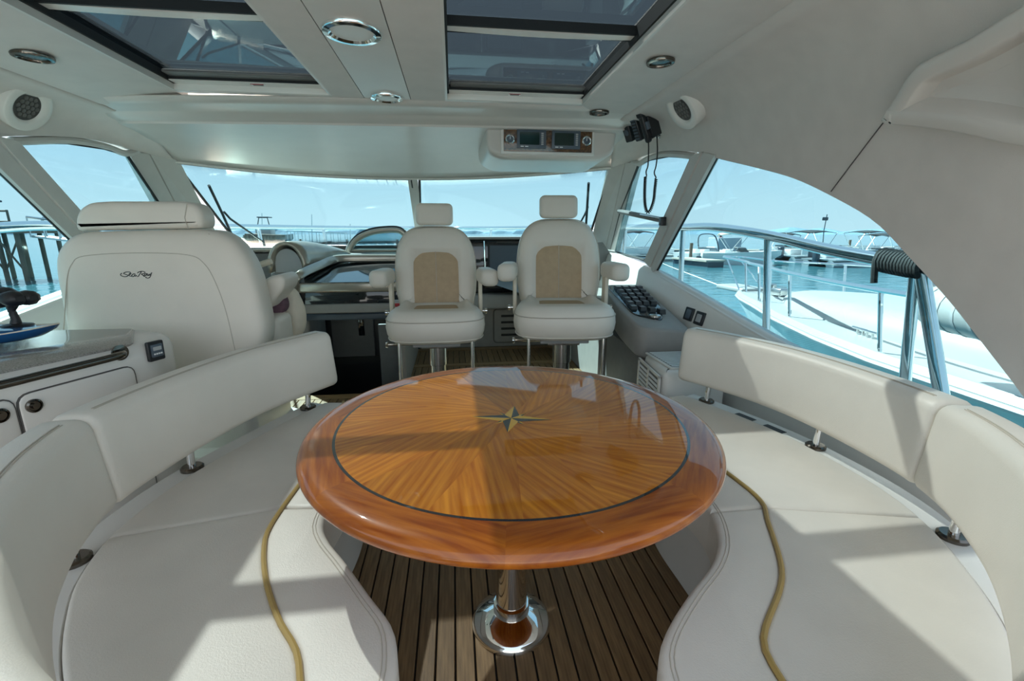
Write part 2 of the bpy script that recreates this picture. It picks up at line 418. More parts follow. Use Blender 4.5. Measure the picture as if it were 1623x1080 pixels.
# front of the headliner: flat, a lip, then the header down to the windscreen
W_top = [(-2.11, 4.02, 1.79), (-1.6, 4.38, 1.77), (-.95, 4.6, 1.76), (-.37, 4.66, 1.76), (.25, 4.55, 1.765), (.85, 4.3, 1.78), (1.37, 4.0, 1.80)]
W_bot = [(-2.21, 4.75, 1.13), (-1.62, 5.22, 1.13), (-1.0, 5.46, 1.13), (-.37, 5.55, 1.13), (.25, 5.42, 1.13), (.9, 5.15, 1.13), (1.47, 4.72, 1.13)]
NH = 49
wt = rsmp(crv(W_top, 8), NH); wb = rsmp(crv(W_bot, 8), NH)
rows = [[] for _ in range(16)]
for i in range(NH):
    s = i/(NH-1); X = -2.0+3.22*s; zo = -.045*(1-s)**3; e = wt[i]
    bow = .05*math.sin(PI*s)
    fix = [(2.93, 2.0), (3.06, 1.997), (3.16+bow, 1.99), (3.175+bow, 1.985), (3.20+bow, 1.968), (3.26+bow, 1.962), (3.275+bow, 1.957), (3.28+bow, 1.945)]
    for k, (y, z) in enumerate(fix): rows[k].append(Vector((X, y, z+zo)))
    a = Vector((X, 3.28+bow, 1.945+zo))
    for k in range(8):
        t = (k+1)/8; p = a.lerp(e, t); p.z += .035*math.sin(PI*t); rows[8+k].append(p)
hd = MB().loft(rows); header_tree = bvh(hd)
header = struct('wall_front', hd, 'linerg'); md = header.modifiers.new('solid', 'SOLIDIFY'); md.thickness = .012; md.offset = 1 
# trim bead along the top of the windscreen
link('glazing_bead', MB().tube([p+Vector((0, -.01, -.004)) for p in wt], .012, 6), 'gel', header)

# ---- windscreen panes, mullion and pillars
def pane_between(a, b, th=.006):
    mb = MB(); n = len(a)
    rws = [[a[i].lerp(b[i], t/6) for i in range(n)] for t in range(7)]
    mb.loft(rws); return mb
iw = NH//2
def nearest(lst, X): return min(range(len(lst)), key=lambda i: abs(lst[i].x-X))
def windscreen(name, X0, X1):
    i0, i1 = nearest(wt, X0), nearest(wt, X1); j0, j1 = nearest(wb, X0), nearest(wb, X1)
    a = rsmp(wt[i0:i1+1], 20); b = rsmp(wb[j0:j1+1], 20)
    o = struct(name)
    p = link('pane', pane_between(a, b), 'glass', o); md = p.modifiers.new('solid', 'SOLIDIFY'); md.thickness = .006
    fr_ = MB()
    for side in (0, -1):
        fr_.tube([a[side].lerp(b[side], t/10) for t in range(11)], .012, 6)
    link('gasket', fr_, 'rubber', o)
    link('gasket', MB().tube([p_+Vector((0, -.004, -.014)) for p_ in a], .006, 6), 'lgrey', o)
    return o
windscreen('window_1', -2.11, -.40); windscreen('window_2', -.33, 1.37)
def slab(quad, th, d):
    """a thick plate on a list of coplanar points"""
    d = Vector(d); mb = MB(); n = len(quad); q = [Vector(p) for p in quad]
    mb.loft([q, [p+d*th for p in q]], True, True); return mb
def mir(p): return Vector((-.74-p[0], p[1], p[2]))
m0 = Vector((-.365, 4.66, 1.77)); m1 = Vector((-.365, 5.55, 1.13))
link('trim_1', slab([m0+Vector((-.045, -.03, 0)), m0+Vector((.045, -.03, 0)), m1+Vector((.05, -.03, 0)), m1+Vector((-.05, -.03, 0))], .05, (0, .6, .8)), 'pillar', smooth=False)['kind'] = 'structure'
bpy.data.objects['trim_1']['kind'] = 'structure'
n_tr = 2
for s in (1, -1):
    f_ = (lambda p: Vector(p)) if s > 0 else mir
    # front pillar: two facets with a groove
    A = [(1.335, 4.02, 1.805), (1.43, 4.74, 1.12), (1.505, 4.48, 1.09), (1.42, 3.83, 1.81)]
    B = [(1.422, 3.815, 1.81), (1.507, 4.465, 1.09), (1.535, 4.27, 1.055), (1.465, 3.66, 1.80)]
    tr = struct('trim_%d' % n_tr, slab([f_(p) for p in A], .05, (s*.98, -.15, .1)), 'pillar', smooth=False); n_tr += 1
    link('facet', slab([f_(p) for p in B], .05, (s*.95, .3, .1)), 'pillar', tr, smooth=False)
    # pillar between quarter window and aft window
    def PS(x, y): p = AS(x, y, 1); return f_(p)
    i_ = Vector((-s*.035, 0, 0))
    c1 = [PS(1027, 414), PS(1103, 248), PS(1120, 241), PS(1036, 424)]
    c2 = [PS(1037, 425), PS(1122, 242), PS(1140, 246), PS(1040, 433)]
    tr = struct('trim_%d' % n_tr, slab([p+i_ for p in c1], .05, (s, 0, .1)), 'pillar', smooth=False); n_tr += 1
    link('facet', slab([p+i_*.85 for p in c2], .04, (s, 0, .1)), 'pillar', tr, smooth=False)
    # quarter window (opening pane above, fixed pane below) and arched aft window
    qt = [PS(1012, 262), PS(1030, 253), PS(1060, 247), PS(1103, 251)]
    bl, br = PS(984, 335), PS(1062, 351); ql, qr = PS(968, 398), PS(1030, 414)
    win = struct('window_%d' % (3 if s > 0 else 5))
    up_poly = qt+[br, bl]; lo_poly = [bl, br, qr, ql]
    if s > 0:
        link('opening_pane', slab(up_poly, .006, (s, 0, 0)), 'glass', win, smooth=False)
        link('fixed_pane', slab(lo_poly, .006, (s, 0, 0)), 'glass', win, smooth=False)
        link('opening_frame', MB().tube(up_poly, .011, 6, closed=True), 'black', win)
        link('cross_bar', MB().tube([bl+i_*.5, br+i_*.5], .02, 8), 'dgrey', win)
        link('latch_arm', MB().tube([bl.lerp(br, .55)+i_*1.2+Vector((0, 0, .012)), bl.lerp(br, .98)+i_*1.2+Vector((0, 0, .012))], .008, 6), 'steel', win)
        link('latch', MB().rbox(*[v for a in zip(br+i_*1.6-Vector((.02, .02, .03)), br+i_*1.6+Vector((.02, .02, .03))) for v in a], .005), 'black', win)
        link('gasket', MB().tube(lo_poly, .011, 6, closed=True), 'rubber', win)
        link('jamb', slab([PS(998, 262), PS(1010, 259), PS(966, 402), PS(955, 400)], .03, (s, 0, 0)), 'gel', win, smooth=False)
    else:
        link('fixed_pane', slab(qt+[qr, ql], .006, (s, 0, 0)), 'glass', win, smooth=False)
        link('gasket', MB().tube(qt+[qr, ql], .011, 6, closed=True), 'rubber', win)
    link('lintel', MB().tube(crv([p+Vector((0, 0, .012)) for p in [PS(1000, 254)]+qt], 5), .022, 8), 'pillar', win)
    e = rsmp(crv([(a, b, 0) for a, b in E_pts[4:]], 6), 40)
    arch = [Vector((side_x(p.x, p.y, s), p.x, p.y)) for p in e]
    arch = [f_(AS(1137, 248, 1))]+[p for p in arch if p.y < 2.60]
    sl = [Vector((side_x(p.x, p.y, s), p.x, p.y+.004)) for p in sillc if .95 < p.x < 3.40]
    poly = arch+sl+[f_(AS(1041, 431, 1))]
    win = struct('window_%d' % (4 if s > 0 else 6))
    link('pane', slab(poly, .006, (s, 0, 0)), 'glass', win, smooth=False)
    link('gasket', MB().tube(poly, .009, 6, closed=True), 'rubber', win)
    link('sill_cap', MB().tube([p-Vector((s*.03, 0, .012)) for p in sl]+[f_(AS(1041, 431, 1))-Vector((s*.03, 0, .012))], .014, 8), 'gel', win)

# ---- roof hatches with tinted sliding glass
n_w = 7
for (a, b) in (HS, HP):
    win = struct('window_%d' % n_w); n_w += 1
    link('fixed_pane', strip(a, b, 2.09, HF-.06, 2.066, 2.066, .008), 'tint', win, smooth=False)
    link('sliding_pane', strip(a, b, HA, 2.08, 2.085, 2.085, .008), 'tint', win, smooth=False)
    bar = MB(); nb = 14
    rws = []
    for k in range(nb+1):
        t = k/nb; X = a+(b-a)*t; y = 2.055+.02*math.sin(PI*t)
        rws.append([Vector((X, y, 2.052)), Vector((X, y+.05, 2.052)), Vector((X, y+.055, 2.06)), Vector((X, y+.055, 2.084)), Vector((X, y, 2.084))])
    bar.loft(rws, True, True); link('cross_bar', bar, 'gel', win)
    link('bar_gasket', MB().box(a, b, 2.045, 2.056, 2.05, 2.085), 'rubber', win, smooth=False)
    link('bar_gasket', MB().box(a, b, 2.116, 2.135, 2.058, 2.085), 'blackg', win, smooth=False)
    # side rails and front frame
    for X, d in ((a, 1), (b, -1)):
        link('side_rail', MB().box(min(X, X+d*.022), max(X, X+d*.022), HA, HF, 2.03, 2.09), 'rubber', win, smooth=False)
        link('side_trim', MB().box(min(X, X+d*.012), max(X, X+d*.012), HA, HF, 2.0, 2.03), 'linerg', win, smooth=False)
    link('frame_strip', MB().rbox(a+.03, b-.03, HF-.145, HF-.075, 2.046, 2.062, .006, 2), 'dgrey', win)  # dark grey frame strip across the front of the glass
    link('front_gasket', MB().box(a+.02, b-.02, HF-.078, HF-.066, 2.035, 2.06), 'rubber', win, smooth=False)
    link('front_frame', strip(a, b, HF-.07, HF-.005, 2.03, 2.03, .04), 'gel', win, smooth=False)
    link('front_lip', MB().rbox(a-.005, b+.005, HF-.01, HF+.045, 2.0, 2.06, .006, 2), 'gel', win)
    xs = a+(b-a)*(.485 if a == HS[0] else .55)
    st = link('warning_sticker', MB().box(xs-.035, xs+.035, HF-.062, HF-.022, 2.0285, 2.0302), 'white', win, smooth=False)
    link('sticker_header', MB().box(xs-.034, xs+.034, HF-.062, HF-.051, 2.0275, 2.0286), 'red', st, smooth=False)
    for k in range(2): link('sticker_line', MB().box(xs-.026, xs+.026, HF-.047+k*.011, HF-.042+k*.011, 2.0277, 2.0286), 'seam', st, smooth=False)

# ================================================================== TABLE
TC = Vector((.155, 1.24, 0)); TZ = .72; RI, RW, RR = .485, .492, .545
tb = thing('dining_table', 'round glossy mahogany table with a compass star inlay on a chrome pedestal', 'table', TC)
NW = 16
wm = None
for k in range(NW):
    if wm is None:
        a = PI/NW; pts = [(0.0005, 0)]+[(RI*math.cos(-a+2*a*j/6), RI*math.sin(-a+2*a*j/6)) for j in range(7)]
        mb = MB().loft([[Vector((p[0], p[1], TZ-.03)) for p in pts], [Vector((p[0], p[1], TZ)) for p in pts]], True, True)
        o = part('veneer_wedge', mb, 'veneer', tb, world=False, smooth=False); wm = o.data
    else:
        o = bpy.data.objects.new('veneer_wedge', wm); col.objects.link(o); o.parent = tb
    o.rotation_euler = (0, 0, 2*PI*k/NW+.12)
mb = MB()
rg = [[Vector((r*math.cos(2*PI*k/96), r*math.sin(2*PI*k/96), z)) for k in range(96)] for r, z in ((RI, TZ-.02), (RI, TZ+.0002), (RW, TZ+.0002), (RW, TZ-.02))]
part('inlay_ring', mb.loft(rg, True), 'ebony', tb, world=False, smooth=False)['label'] = 'thin black ebony inlay ring'
prof = [(RW, TZ-.03), (RW, TZ), (.524, TZ)]
for k in range(1, 13):
    a = PI/2-PI*k/12; prof.append((.536+.042*math.cos(a), TZ-.026+.026*math.sin(a)))
prof += [(.50, TZ-.052), (RW, TZ-.052)]
NB = 8; sm = None
for k in range(NB):
    if sm is None:
        a = PI/NB; mb = MB(); rows = []
        for j in range(17):
            t = -a+2*a*j/16; rows.append([Vector((r*math.cos(t), r*math.sin(t), z)) for r, z in prof])
        mb.loft(rows, True, True)
        # grain runs along the local Y of each segment
        o = part('rim_segment', mb, 'rimwood', tb, world=False, ang=60); sm = o.data
    else:
        o = bpy.data.objects.new('rim_segment', sm); col.objects.link(o); o.parent = tb
    o.rotation_euler = (0, 0, 2*PI*k/NB+.25)
part('underside', MB().lathe([(.05, TZ-.068), (.30, TZ-.068), (.30, TZ-.051), (.50, TZ-.0515), (.50, TZ-.031), (.05, TZ-.031)], 48), 'rimwood', tb, world=False)
n_dir = (AZ(815, 640, TZ)-AZ(803, 687, TZ)); a0 = math.atan2(n_dir.y, n_dir.x)
for k in range(8):
    big = k % 2 == 0; Rl = (.118 if k % 4 == 2 else .098) if big else .058; rv = .032 if big else .024
    ang = a0+k*PI/4
    for sgn in (1, -1):
        b_ = ang+sgn*PI/4*(1 if big else .55)
        base = (rv*math.cos(b_), rv*math.sin(b_)); z = TZ+(.0009 if big else .0005)
        tri = [(0, 0), (Rl*math.cos(ang), Rl*math.sin(ang)), base]
        mb = MB().loft([[Vector((p[0], p[1], TZ-.002)) for p in tri], [Vector((p[0], p[1], z)) for p in tri]], True, True)
        part('star_point', mb, 'cwood' if sgn > 0 else 'ebony', tb, world=False, smooth=False)
part('pedestal_column', MB().lathe([(.05, .045), (.05, TZ-.07)], 32), 'chrome', tb, world=False)
part('pedestal_collar', MB().lathe([(.058, .03), (.058, .085), (.05, .09)], 32), 'chrome', tb, world=False)
part('pedestal_base', MB().lathe([(.128, 0.001), (.128, .012), (.118, .024), (.085, .04), (.06, .052), (.05, .056)], 48), 'chrome', tb, world=False)

# ================================================================== CURVED SOFAS
def sofa(name, label, Rp, Pp, Ip, Bp, bsplits, csplit, feet, s):
    N = 60
    Rc, Pc, Ic = (rsmp(crv([(a, b, 0) for a, b in q], 6), N) for q in (Rp, Pp, Ip))
    t = thing(name, label, 'sofa', (Rp[3][0], Rp[3][1], 0))
    def strip2(A, B, i0, i1): return [(p.x, p.y) for p in A[i0:i1+1]]+[(p.x, p.y) for p in reversed(B[i0:i1+1])]
    def nrm(c, i):
        a = c[max(0, i-1)]; b = c[min(len(c)-1, i+1)]; d = (b-a).normalized(); return Vector((d.y, -d.x, 0))
    def off(c, d):
        # away from the table
        q = []
        for i, p in enumerate(c):
            n = nrm(c, i); v = p-Vector((TC.x, TC.y, 0))
            if n.dot(v) < 0: n = -n
            q.append(p+n*d)
        return q
    for (i0, i1) in ((0, csplit), (csplit, N-1)):
        for A, B, z0, r, nm in ((Rc, Pc, .335, .013, 'seat_cushion'), (Pc, Ic, .30, .016, 'front_cushion')):
            o2 = strip2(A, B, i0, i1)
            mb = MB().pillow(o2, puff(r, z0, .452, 4), lambda x, y, h: (x, y, h))
            part(nm, mb, 'creamseat', t, ang=50)
    part('piping', MB().tube([p+Vector((0, 0, .452)) for p in Pc], .0065, 8), 'gold', t)['label'] = 'gold piping welt'
    # stitched welt round the front edge
    inn = off(Ic, .02); inn2 = off(Ic, .028)
    part('stitching', MB().tube([p+Vector((0, 0, .4525)) for p in inn[2:-2]], .0013, 5), 'stitch', t)
    part('stitching', MB().tube([p+Vector((0, 0, .4525)) for p in inn2[2:-2]], .0013, 5), 'stitch', t)
    # fibreglass plinth, set back under the cushions
    Ro = off(Rc, .085); Ib = off(Ic, .055); It = off(Ic, .02)
    mb = MB()
    o_top = [(p.x, p.y) for p in Rc]+[(p.x, p.y) for p in reversed(It)]
    o_bot = [(p.x, p.y) for p in Rc]+[(p.x, p.y) for p in reversed(Ib)]
    mb.loft([[Vector((*p, .002)) for p in o_bot], [Vector((*p, .1)) for p in o_bot], [Vector((*p, .302)) for p in o_top]], True, True)
    part('plinth', mb, 'gel', t)
    rows = []
    for i in range(N):
        a, b = Rc[i], Ro[i]
        rows.append([Vector((p.x, p.y, z)) for p, z in ((a, .002), (a, .43), (a.lerp(b, .06), .44), (a.lerp(b, .94), .44), (b, .43), (b, .002))])
    part('deck_ledge', MB().loft(rows, True, True), 'gel', t)
    # backrest cushions swept along the outer curve
    Bc = rsmp(crv([(a, b, 0) for a, b in Bp], 6), 90)
    sec0 = rrect(.118, .262, .034, 4)           # thickness across, height
    for (i0, i1) in bsplits:
        rows = []; seg = Bc[i0:i1+1]; n = len(seg)
        L = [0]
        for a, b in zip(seg, seg[1:]): L.append(L[-1]+(b-a).length)
        st = [0, .003, .009, .02]; st2 = [L[-1]-q for q in reversed(st)]
        stations = st+[l for l in L if .025 < l < L[-1]-.025]+st2
        big = (i0 == 0)
        for q in stations:
            j = max(i for i in range(n) if L[i] <= q+1e-9); j = min(j, n-2)
            u_ = (q-L[j])/(L[j+1]-L[j]); p = seg[j].lerp(seg[j+1], u_)
            nn = nrm(Bc, i0+j).lerp(nrm(Bc, i0+j+1), u_); v = p-Vector((TC.x, TC.y, 0))
            if nn.dot(v) < 0: nn = -nn
            e = min(q, L[-1]-q); rr = .02 if q > L[-1]/2 or not big else .02
            k_ = 0 if e >= rr else rr*(1-math.sqrt(max(0, 1-(1-e/rr)**2)))
            row = []
            for (sx_, sz_) in sec0:
                kx = max(0, 1-k_/.059); kz = max(0, 1-k_/.131)
                lean = .10*(sz_+.13)
                row.append(p+nn*(.059+sx_*kx+lean)+Vector((0, 0, .662+sz_*kz)))
            rows.append(row)
        o = part('backrest', MB().loft(rows, True, True), 'cream', t, ang=50)
        for dd, zz in ((.034, .7935), (.040, .7945)):
            q2 = []
            for j in range(2, n-2):
                nn = nrm(Bc, i0+j); v = seg[j]-Vector((TC.x, TC.y, 0))
                if nn.dot(v) < 0: nn = -nn
                q2.append(seg[j]+nn*(dd+.026)+Vector((0, 0, zz)))
            part('stitching', MB().tube(q2, .0014, 5), 'stitch', o)
    for (x, y) in feet:
        b_ = min(Ro, key=lambda p: (p-Vector((x, y, 0))).length); a_ = min(Rc, key=lambda p: (p-b_).length); c = a_.lerp(b_, .45)
        bp_ = min(Bc, key=lambda p: (p-c).length)
        top = c.lerp(bp_, .5)+(c-Vector((TC.x, TC.y, 0))).normalized()*.045
        ps = part('support_post', MB().tube([(c.x, c.y, .44), (top.x, top.y, .56)], .0125, 12), 'chrome', t)
        part('post_foot', MB().lathe([(.036, .44), (.036, .449), (.03, .454), (.0, .454)], 20, (c.x, c.y, 0)), 'bronze', ps)
    return t, Rc, Ro
Lr = [(-.64, 2.18), (-.73, 2.0), (-.83, 1.76), (-.92, 1.5), (-.95, 1.24), (-.915, 1.06), (-.85, .93), (-.76, .80), (-.63, .66), (-.47, .54), (-.33, .46)]
Lp = [(-.55, 2.17), (-.50, 1.95), (-.50, 1.65), (-.52, 1.41), (-.53, 1.2), (-.51, 1.10), (-.46, .98), (-.39, .86), (-.33, .78), (-.30, .71), (-.27, .62), (-.22, .50)]
Li = [(-.44, 2.12), (-.37, 1.9), (-.35, 1.65), (-.375, 1.4), (-.39, 1.22), (-.36, 1.13), (-.29, 1.03), (-.21, .91), (-.15, .82), (-.13, .74), (-.13, .68), (-.14, .60), (-.17, .52)]
Lb = [(-.565, 2.20), (-.69, 2.0), (-.78, 1.83), (-.86, 1.55), (-.905, 1.25), (-.875, 1.07), (-.81, .91), (-.74, .79), (-.63, .655), (-.50, .53), (-.38, .45), (-.28, .40)]
sofa('curved_sofa', 'curved cream leather sofa beside the white galley cabinet', Lr, Lp, Li, Lb, ((0, 44), (44, 89)), 30, [(-.73, 2.14), (-1.0, 1.62), (-1.02, 1.12)], -1)
Rr = [(1.14, 2.06), (1.23, 1.85), (1.31, 1.6), (1.34, 1.42), (1.35, 1.18), (1.31, .98), (1.2, .76), (1.08, .60), (.94, .47), (.80, .38), (.66, .32)]
Rp_ = [(1.02, 2.04), (.93, 1.85), (.89, 1.6), (.905, 1.35), (.915, 1.15), (.865, 1.04), (.79, .89), (.73, .81), (.62, .71), (.585, .66), (.575, .60), (.56, .48), (.52, .36)]
Ri = [(.90, 2.0), (.80, 1.8), (.735, 1.55), (.735, 1.3), (.735, 1.13), (.69, 1.0), (.62, .91), (.52, .83), (.43, .75), (.38, .69), (.36, .63), (.355, .54), (.38, .42)]
Rb = [(1.09, 2.06), (1.19, 1.88), (1.28, 1.65), (1.315, 1.41), (1.31, 1.12), (1.26, .94), (1.17, .79), (1.07, .665), (.95, .55), (.82, .45), (.70, .385), (.58, .33)]
so2, Rc2, Ro2 = sofa('curved_sofa', 'curved cream leather sofa below the arched side window', Rr, Rp_, Ri, Rb, ((0, 45), (45, 89)), 31, [(1.22, 1.98), (1.40, 1.45), (1.36, .92)], 1)
for i_, nm in ((9, 'vent_slot'), (13, 'vent_slot')):
    c = Rc2[i_].lerp(Ro2[i_], .4); d = (Rc2[i_+1]-Rc2[i_]).normalized(); n = Vector((-d.y, d.x, 0))
    part(nm, slab([c+d*.045+n*.014+Vector((0, 0, .439)), c-d*.045+n*.014+Vector((0, 0, .439)), c-d*.045-n*.014+Vector((0, 0, .439)), c+d*.045-n*.014+Vector((0, 0, .439))], .0025, (0, 0, 1)), 'black', so2, smooth=False)

# ================================================================== HELM CHAIRS (local: faces -Y, base on the floor)
def helm_chair(label, loc, rz, sc):
    t = thing('helm_chair', label, 'chair', loc, rz, 'pair of helm chairs'); t.scale = (sc, sc, sc)
    P = lambda n, mb, m, par=t, **k: part(n, mb, m, par, world=False, **k)
    P('base_plate', MB().lathe([(.19, .001), (.19, .014), (.17, .02), (.06, .03)], 32), 'steel')
    P('pedestal', MB().lathe([(.052, .02), (.052, .36), (.060, .365), (.060, .50), (.05, .505)], 28), 'steel')
    P('slide_plate', MB().rbox(-.15, .15, -.14, .16, .515, .555, .006), 'lgrey')
    P('mount_plate', MB().rbox(-.10, .10, -.1, .1, .495, .52, .004), 'steel')
    # seat cushion
    out = [p.to_2d() for p in crv([(0, -.285, 0), (.16, -.275, 0), (.27, -.225, 0), (.312, -.12, 0), (.305, .02, 0), (.275, .16, 0), (.20, .22, 0), (0, .235, 0), (-.20, .22, 0), (-.275, .16, 0), (-.305, .02, 0), (-.312, -.12, 0), (-.27, -.225, 0), (-.16, -.275, 0)], 4, True)]
    def dish(x, y, h=1):
        ax = abs(x)
        side = max(0, min(1, (ax-.13)/.07)); frt = max(0, min(1, (-.045-y)/.08)); k_ = max(side, frt)
        k_ = k_*k_*(3-2*k_)
        rear = max(0, min(1, (y+.05)/.15)); return -.026*(1-k_)+.022*side*rear
    prof = [(.10, .552), (.05, .555), (.022, .575), (.006, .61), (0, .65), (.004, .69), (.014, .72), (.034, .745), (.06, .757)]
    prof2 = prof+[(.06+.16*q/14, .7605) for q in range(1, 15)]
    st = P('seat', MB().pillow([(p.x, p.y) for p in out], prof2, lambda x, y, h: (x, y, h), lambda x, y, h: dish(x, y) if h > .758 else 0, .06), 'cream', ang=180)
    P('seat_welt', MB().tube([Vector((p.x*.985, p.y*.985, .70)) for p in out], .0035, 6, closed=True), 'stitch', st)
    P('seat_welt', MB().tube([Vector((p.x*.955, p.y*.955, .579)) for p in out], .004, 6, closed=True), 'cream', st)
    # tan seat panel
    ins = rpoly([(-.145, .2), (.145, .2), (.175, .02), (.13, -.06), (-.13, -.06), (-.175, .02)], .06)
    P('seat_panel', MB().pillow([(p.x, p.y) for p in ins], [(0, .722), (.004, .738), (.03, .741), (.06, .741)], lambda x, y, h: (x, y, h)), 'tan', st)['label'] = 'tan leather seat panel'
    # backrest
    tilt = lambda z: .20+(z-.70)*.16
    ob = [(q.x, q.y) for q in crv([(0, 1.272, 0), (.12, 1.266, 0), (.205, 1.225, 0), (.262, 1.13, 0), (.283, 1.0, 0), (.283, .88, 0), (.268, .78, 0), (.24, .705, 0), (.12, .69, 0), (0, .69, 0), (-.12, .69, 0), (-.24, .705, 0), (-.268, .78, 0), (-.283, .88, 0), (-.283, 1.0, 0), (-.262, 1.13, 0), (-.205, 1.225, 0), (-.12, 1.266, 0)], 4, True)]
    def bdish(x, z):
        k1 = max(0, min(1, (abs(x)-.125)/.06)); k2 = max(0, min(1, (z-1.05)/.09)); k_ = max(k1, k2); k_ = k_*k_*(3-2*k_)
        return .028*(1-k_)
    pb = [(.09, .125), (.035, .12), (.01, .10), (0, .07), (.004, .03), (.018, .006), (.038, -.006), (.06, -.010)]
    pb2 = pb+[(.06+.16*q/16, -.0101) for q in range(1, 17)]
    bk = P('backrest', MB().pillow(ob, pb2, lambda x, z, h: (x, tilt(z)+h, z), lambda x, z, h: bdish(x, z) if h < -.0095 else 0, .06), 'cream', ang=180)
    ia = [(-.158, .70), (-.166, .80), (-.168, .90), (-.165, .99)]+[(-.165*math.cos(a*PI/12), .99+.125*math.sin(a*PI/12)) for a in range(1, 12)]+[(.165, .99), (.168, .90), (.166, .80), (.158, .70)]
    P('back_panel', MB().pillow(ia, [(0, .03), (.002, .008), (.02, .004), (.05, .004)], lambda x, z, h: (x, tilt(z)+h-.002, z)), 'tan', bk)['label'] = 'tan leather arched back panel'
    P('centre_seam', MB().tube([(0, tilt(z)+.0015, z) for z in (.72, .85, 1.0, 1.105)], .002, 5), 'stitch', bk)
    P('back_welt', MB().tube([(x*.985, tilt(z)+.015, z) for x, z in ob], .003, 6, closed=True), 'stitch', bk)
    hr = rrect(.255, .15, .035, 5, 0, 1.352)
    P('headrest', MB().pillow(hr, puff(.03, -.035, .075), lambda x, z, h: (x, tilt(z)+.02+h, z)), 'cream', ang=60)
    for s in (1, -1):
        ar = P('armrest', MB().pillow(rrect(.30, .115, .045, 5), puff(.035, 0, .11), lambda u_, v_, h: (s*(.335+v_+.02*(u_<-.05)), .10+u_, .885+h)), 'cream', ang=60)
        P('arm_bracket', MB().rbox(s*.300-.012, s*.300+.012, .10, .20, .66, .90, .006), 'sheet', ar)
        P('pivot_knob', MB().lathe([(.018, 0), (.018, .015), (.009, .018), (.009, .05)], 14, (s*.345, .13, .70), (-s, 0, 0)), 'chrome', ar)
        P('footrest_tube', MB().tube([(s*.225, -.20, .57), (s*.225, -.22, .22)], .011, 10), 'chrome')
    P('adjuster_rod', MB().tube([(-.14, -.1, .53), (-.31, -.1, .53)], .008, 8).lathe([(.017, 0), (.02, .006), (.017, .016)], 14, (-.305, -.1, .53), (-1, 0, 0)), 'chrome')
    P('footrest_bar', MB().tube([(-.225, -.22, .22), (.225, -.22, .22)], .016, 10), 'chrome')
    return t
helm_chair('cream helm chair with tan back panel next to the companionway opening', (-.125, 3.06, .001), R(0), 1.02)
helm_chair('cream helm chair with tan back panel next to the rocker switch pod', (.72, 2.97, .001), R(-6), 1.06)

# ================================================================== GALLEY CABINET (port)
FA = Vector((-1.14, 1.84, 0)); FB = Vector((-1.30, 1.42, 0)); FD = (FB-FA).normalized(); FN = Vector((-FD.y, FD.x, 0))
if FN.x < 0: FN = -FN
def AF(x, y, off=0):
    """point on the cabinet face as (distance aft, height)"""
    d = ray(x, y); t = ((FA+FN*off)-CAM).dot(FN)/d.dot(FN); p = CAM+d*t; return ((p-FA).dot(FD), p.z)
def FP(u_, z, off=0): p = FA+FD*u_+FN*off; return Vector((p.x, p.y, z))
gc = thing('galley_cabinet', 'white fibreglass galley cabinet with dark stone worktop and grab rail', 'cabinet', (-1.6, 1.6, 0))
end = FA+FD*1.25
body = rpoly([(-1.14, 1.84), (-1.17, 2.02), (-1.33, 2.13), (-2.17, 2.14), (-2.17, end.y), (end.x, end.y)], .05)
gb = part('body', MB().pillow([(p.x, p.y) for p in body], [(.03, .002), (.03, .09), (0, .10), (0, .80), (.006, .825), (.02, .842), (.04, .848)], lambda x, y, h: (x, y, h)), 'gel', gc, ang=50)
tp = rpoly([(-1.185, 1.80), (-1.36, 2.09), (-2.15, 2.10), (-2.15, end.y+.02), (end.x-.06, end.y+.02)], .03)
part('worktop', MB().pillow([(p.x, p.y) for p in tp], [(0, .80), (0, .852), (.004, .855)], lambda x, y, h: (x, y, h)), 'counter', gc)['label'] = 'dark speckled stone worktop'
ua, za = AF(190, 560, .045); ub, zb = AF(0, 615, .045); zr = (za+zb)/2
rail = MB().tube(crv([FP(ua-.03, zr, -.002), FP(ua-.025, zr, .02), FP(ua+.02, zr, .045), FP(ua+.2, zr, .05), FP(ub, zr, .05), FP(ub+.3, zr, .05), FP(ub+.45, zr, .045), FP(ub+.48, zr, 0)], 5), .013, 12)
part('grab_rail', rail, 'bronze', gc)['label'] = 'dark chrome grab rail'
part('rail_rosette', MB().lathe([(.028, 0), (.028, .006), (.02, .008)], 20, FP(ua-.03, zr), FN), 'bronze', gc)
u0 = AF(213, 595)[0]; u1 = AF(26, 650)[0]; zt = AF(120, 603)[1]
for (a, b) in ((u0, u1-.004), (u1+.004, u1+.42)):
    o2 = rpoly([(a, zt), (b, zt), (b, .13), (a, .13)], .035)
    dr = part('door', MB().pillow([(p.x, p.y) for p in o2], [(0, -.01), (0, .004), (.003, .007), (.006, .008)], lambda x, y, h: FP(x, y, h)), 'gel', gc)
    part('door_gap', MB().tube([FP(p.x, p.y, .002) for p in o2], .0035, 5, closed=True), 'seam', dr)
    uk = (AF(50, 643)[0] if a == u0 else AF(-3, 662)[0]); zk = AF(50, 643)[1]
    kb = part('push_latch', MB().lathe([(.021, 0), (.021, .006), (.016, .009), (.014, .006), (.009, .006), (.009, .014), (.0, .015)], 22, FP(uk, zk, .008), FN), 'bronze', dr)
tu, tz_ = AF(244, 556)
th = part('thermostat', MB().pillow(rrect(.062, .075, .006, 3, tu, tz_), [(0, 0), (0, .010), (.002, .012)], lambda x, y, h: FP(x, y, h+.001)), 'black', gc)
part('thermostat_face', MB().pillow(rrect(.044, .048, .004, 3, tu, tz_+.002), [(0, .012), (0, .017), (.002, .018)], lambda x, y, h: FP(x, y, h)), 'bezel', th)
part('display', MB().pillow(rrect(.032, .014, .002, 2, tu, tz_+.010), [(0, .018), (0, .0188)], lambda x, y, h: FP(x, y, h)), 'lgrey', th)
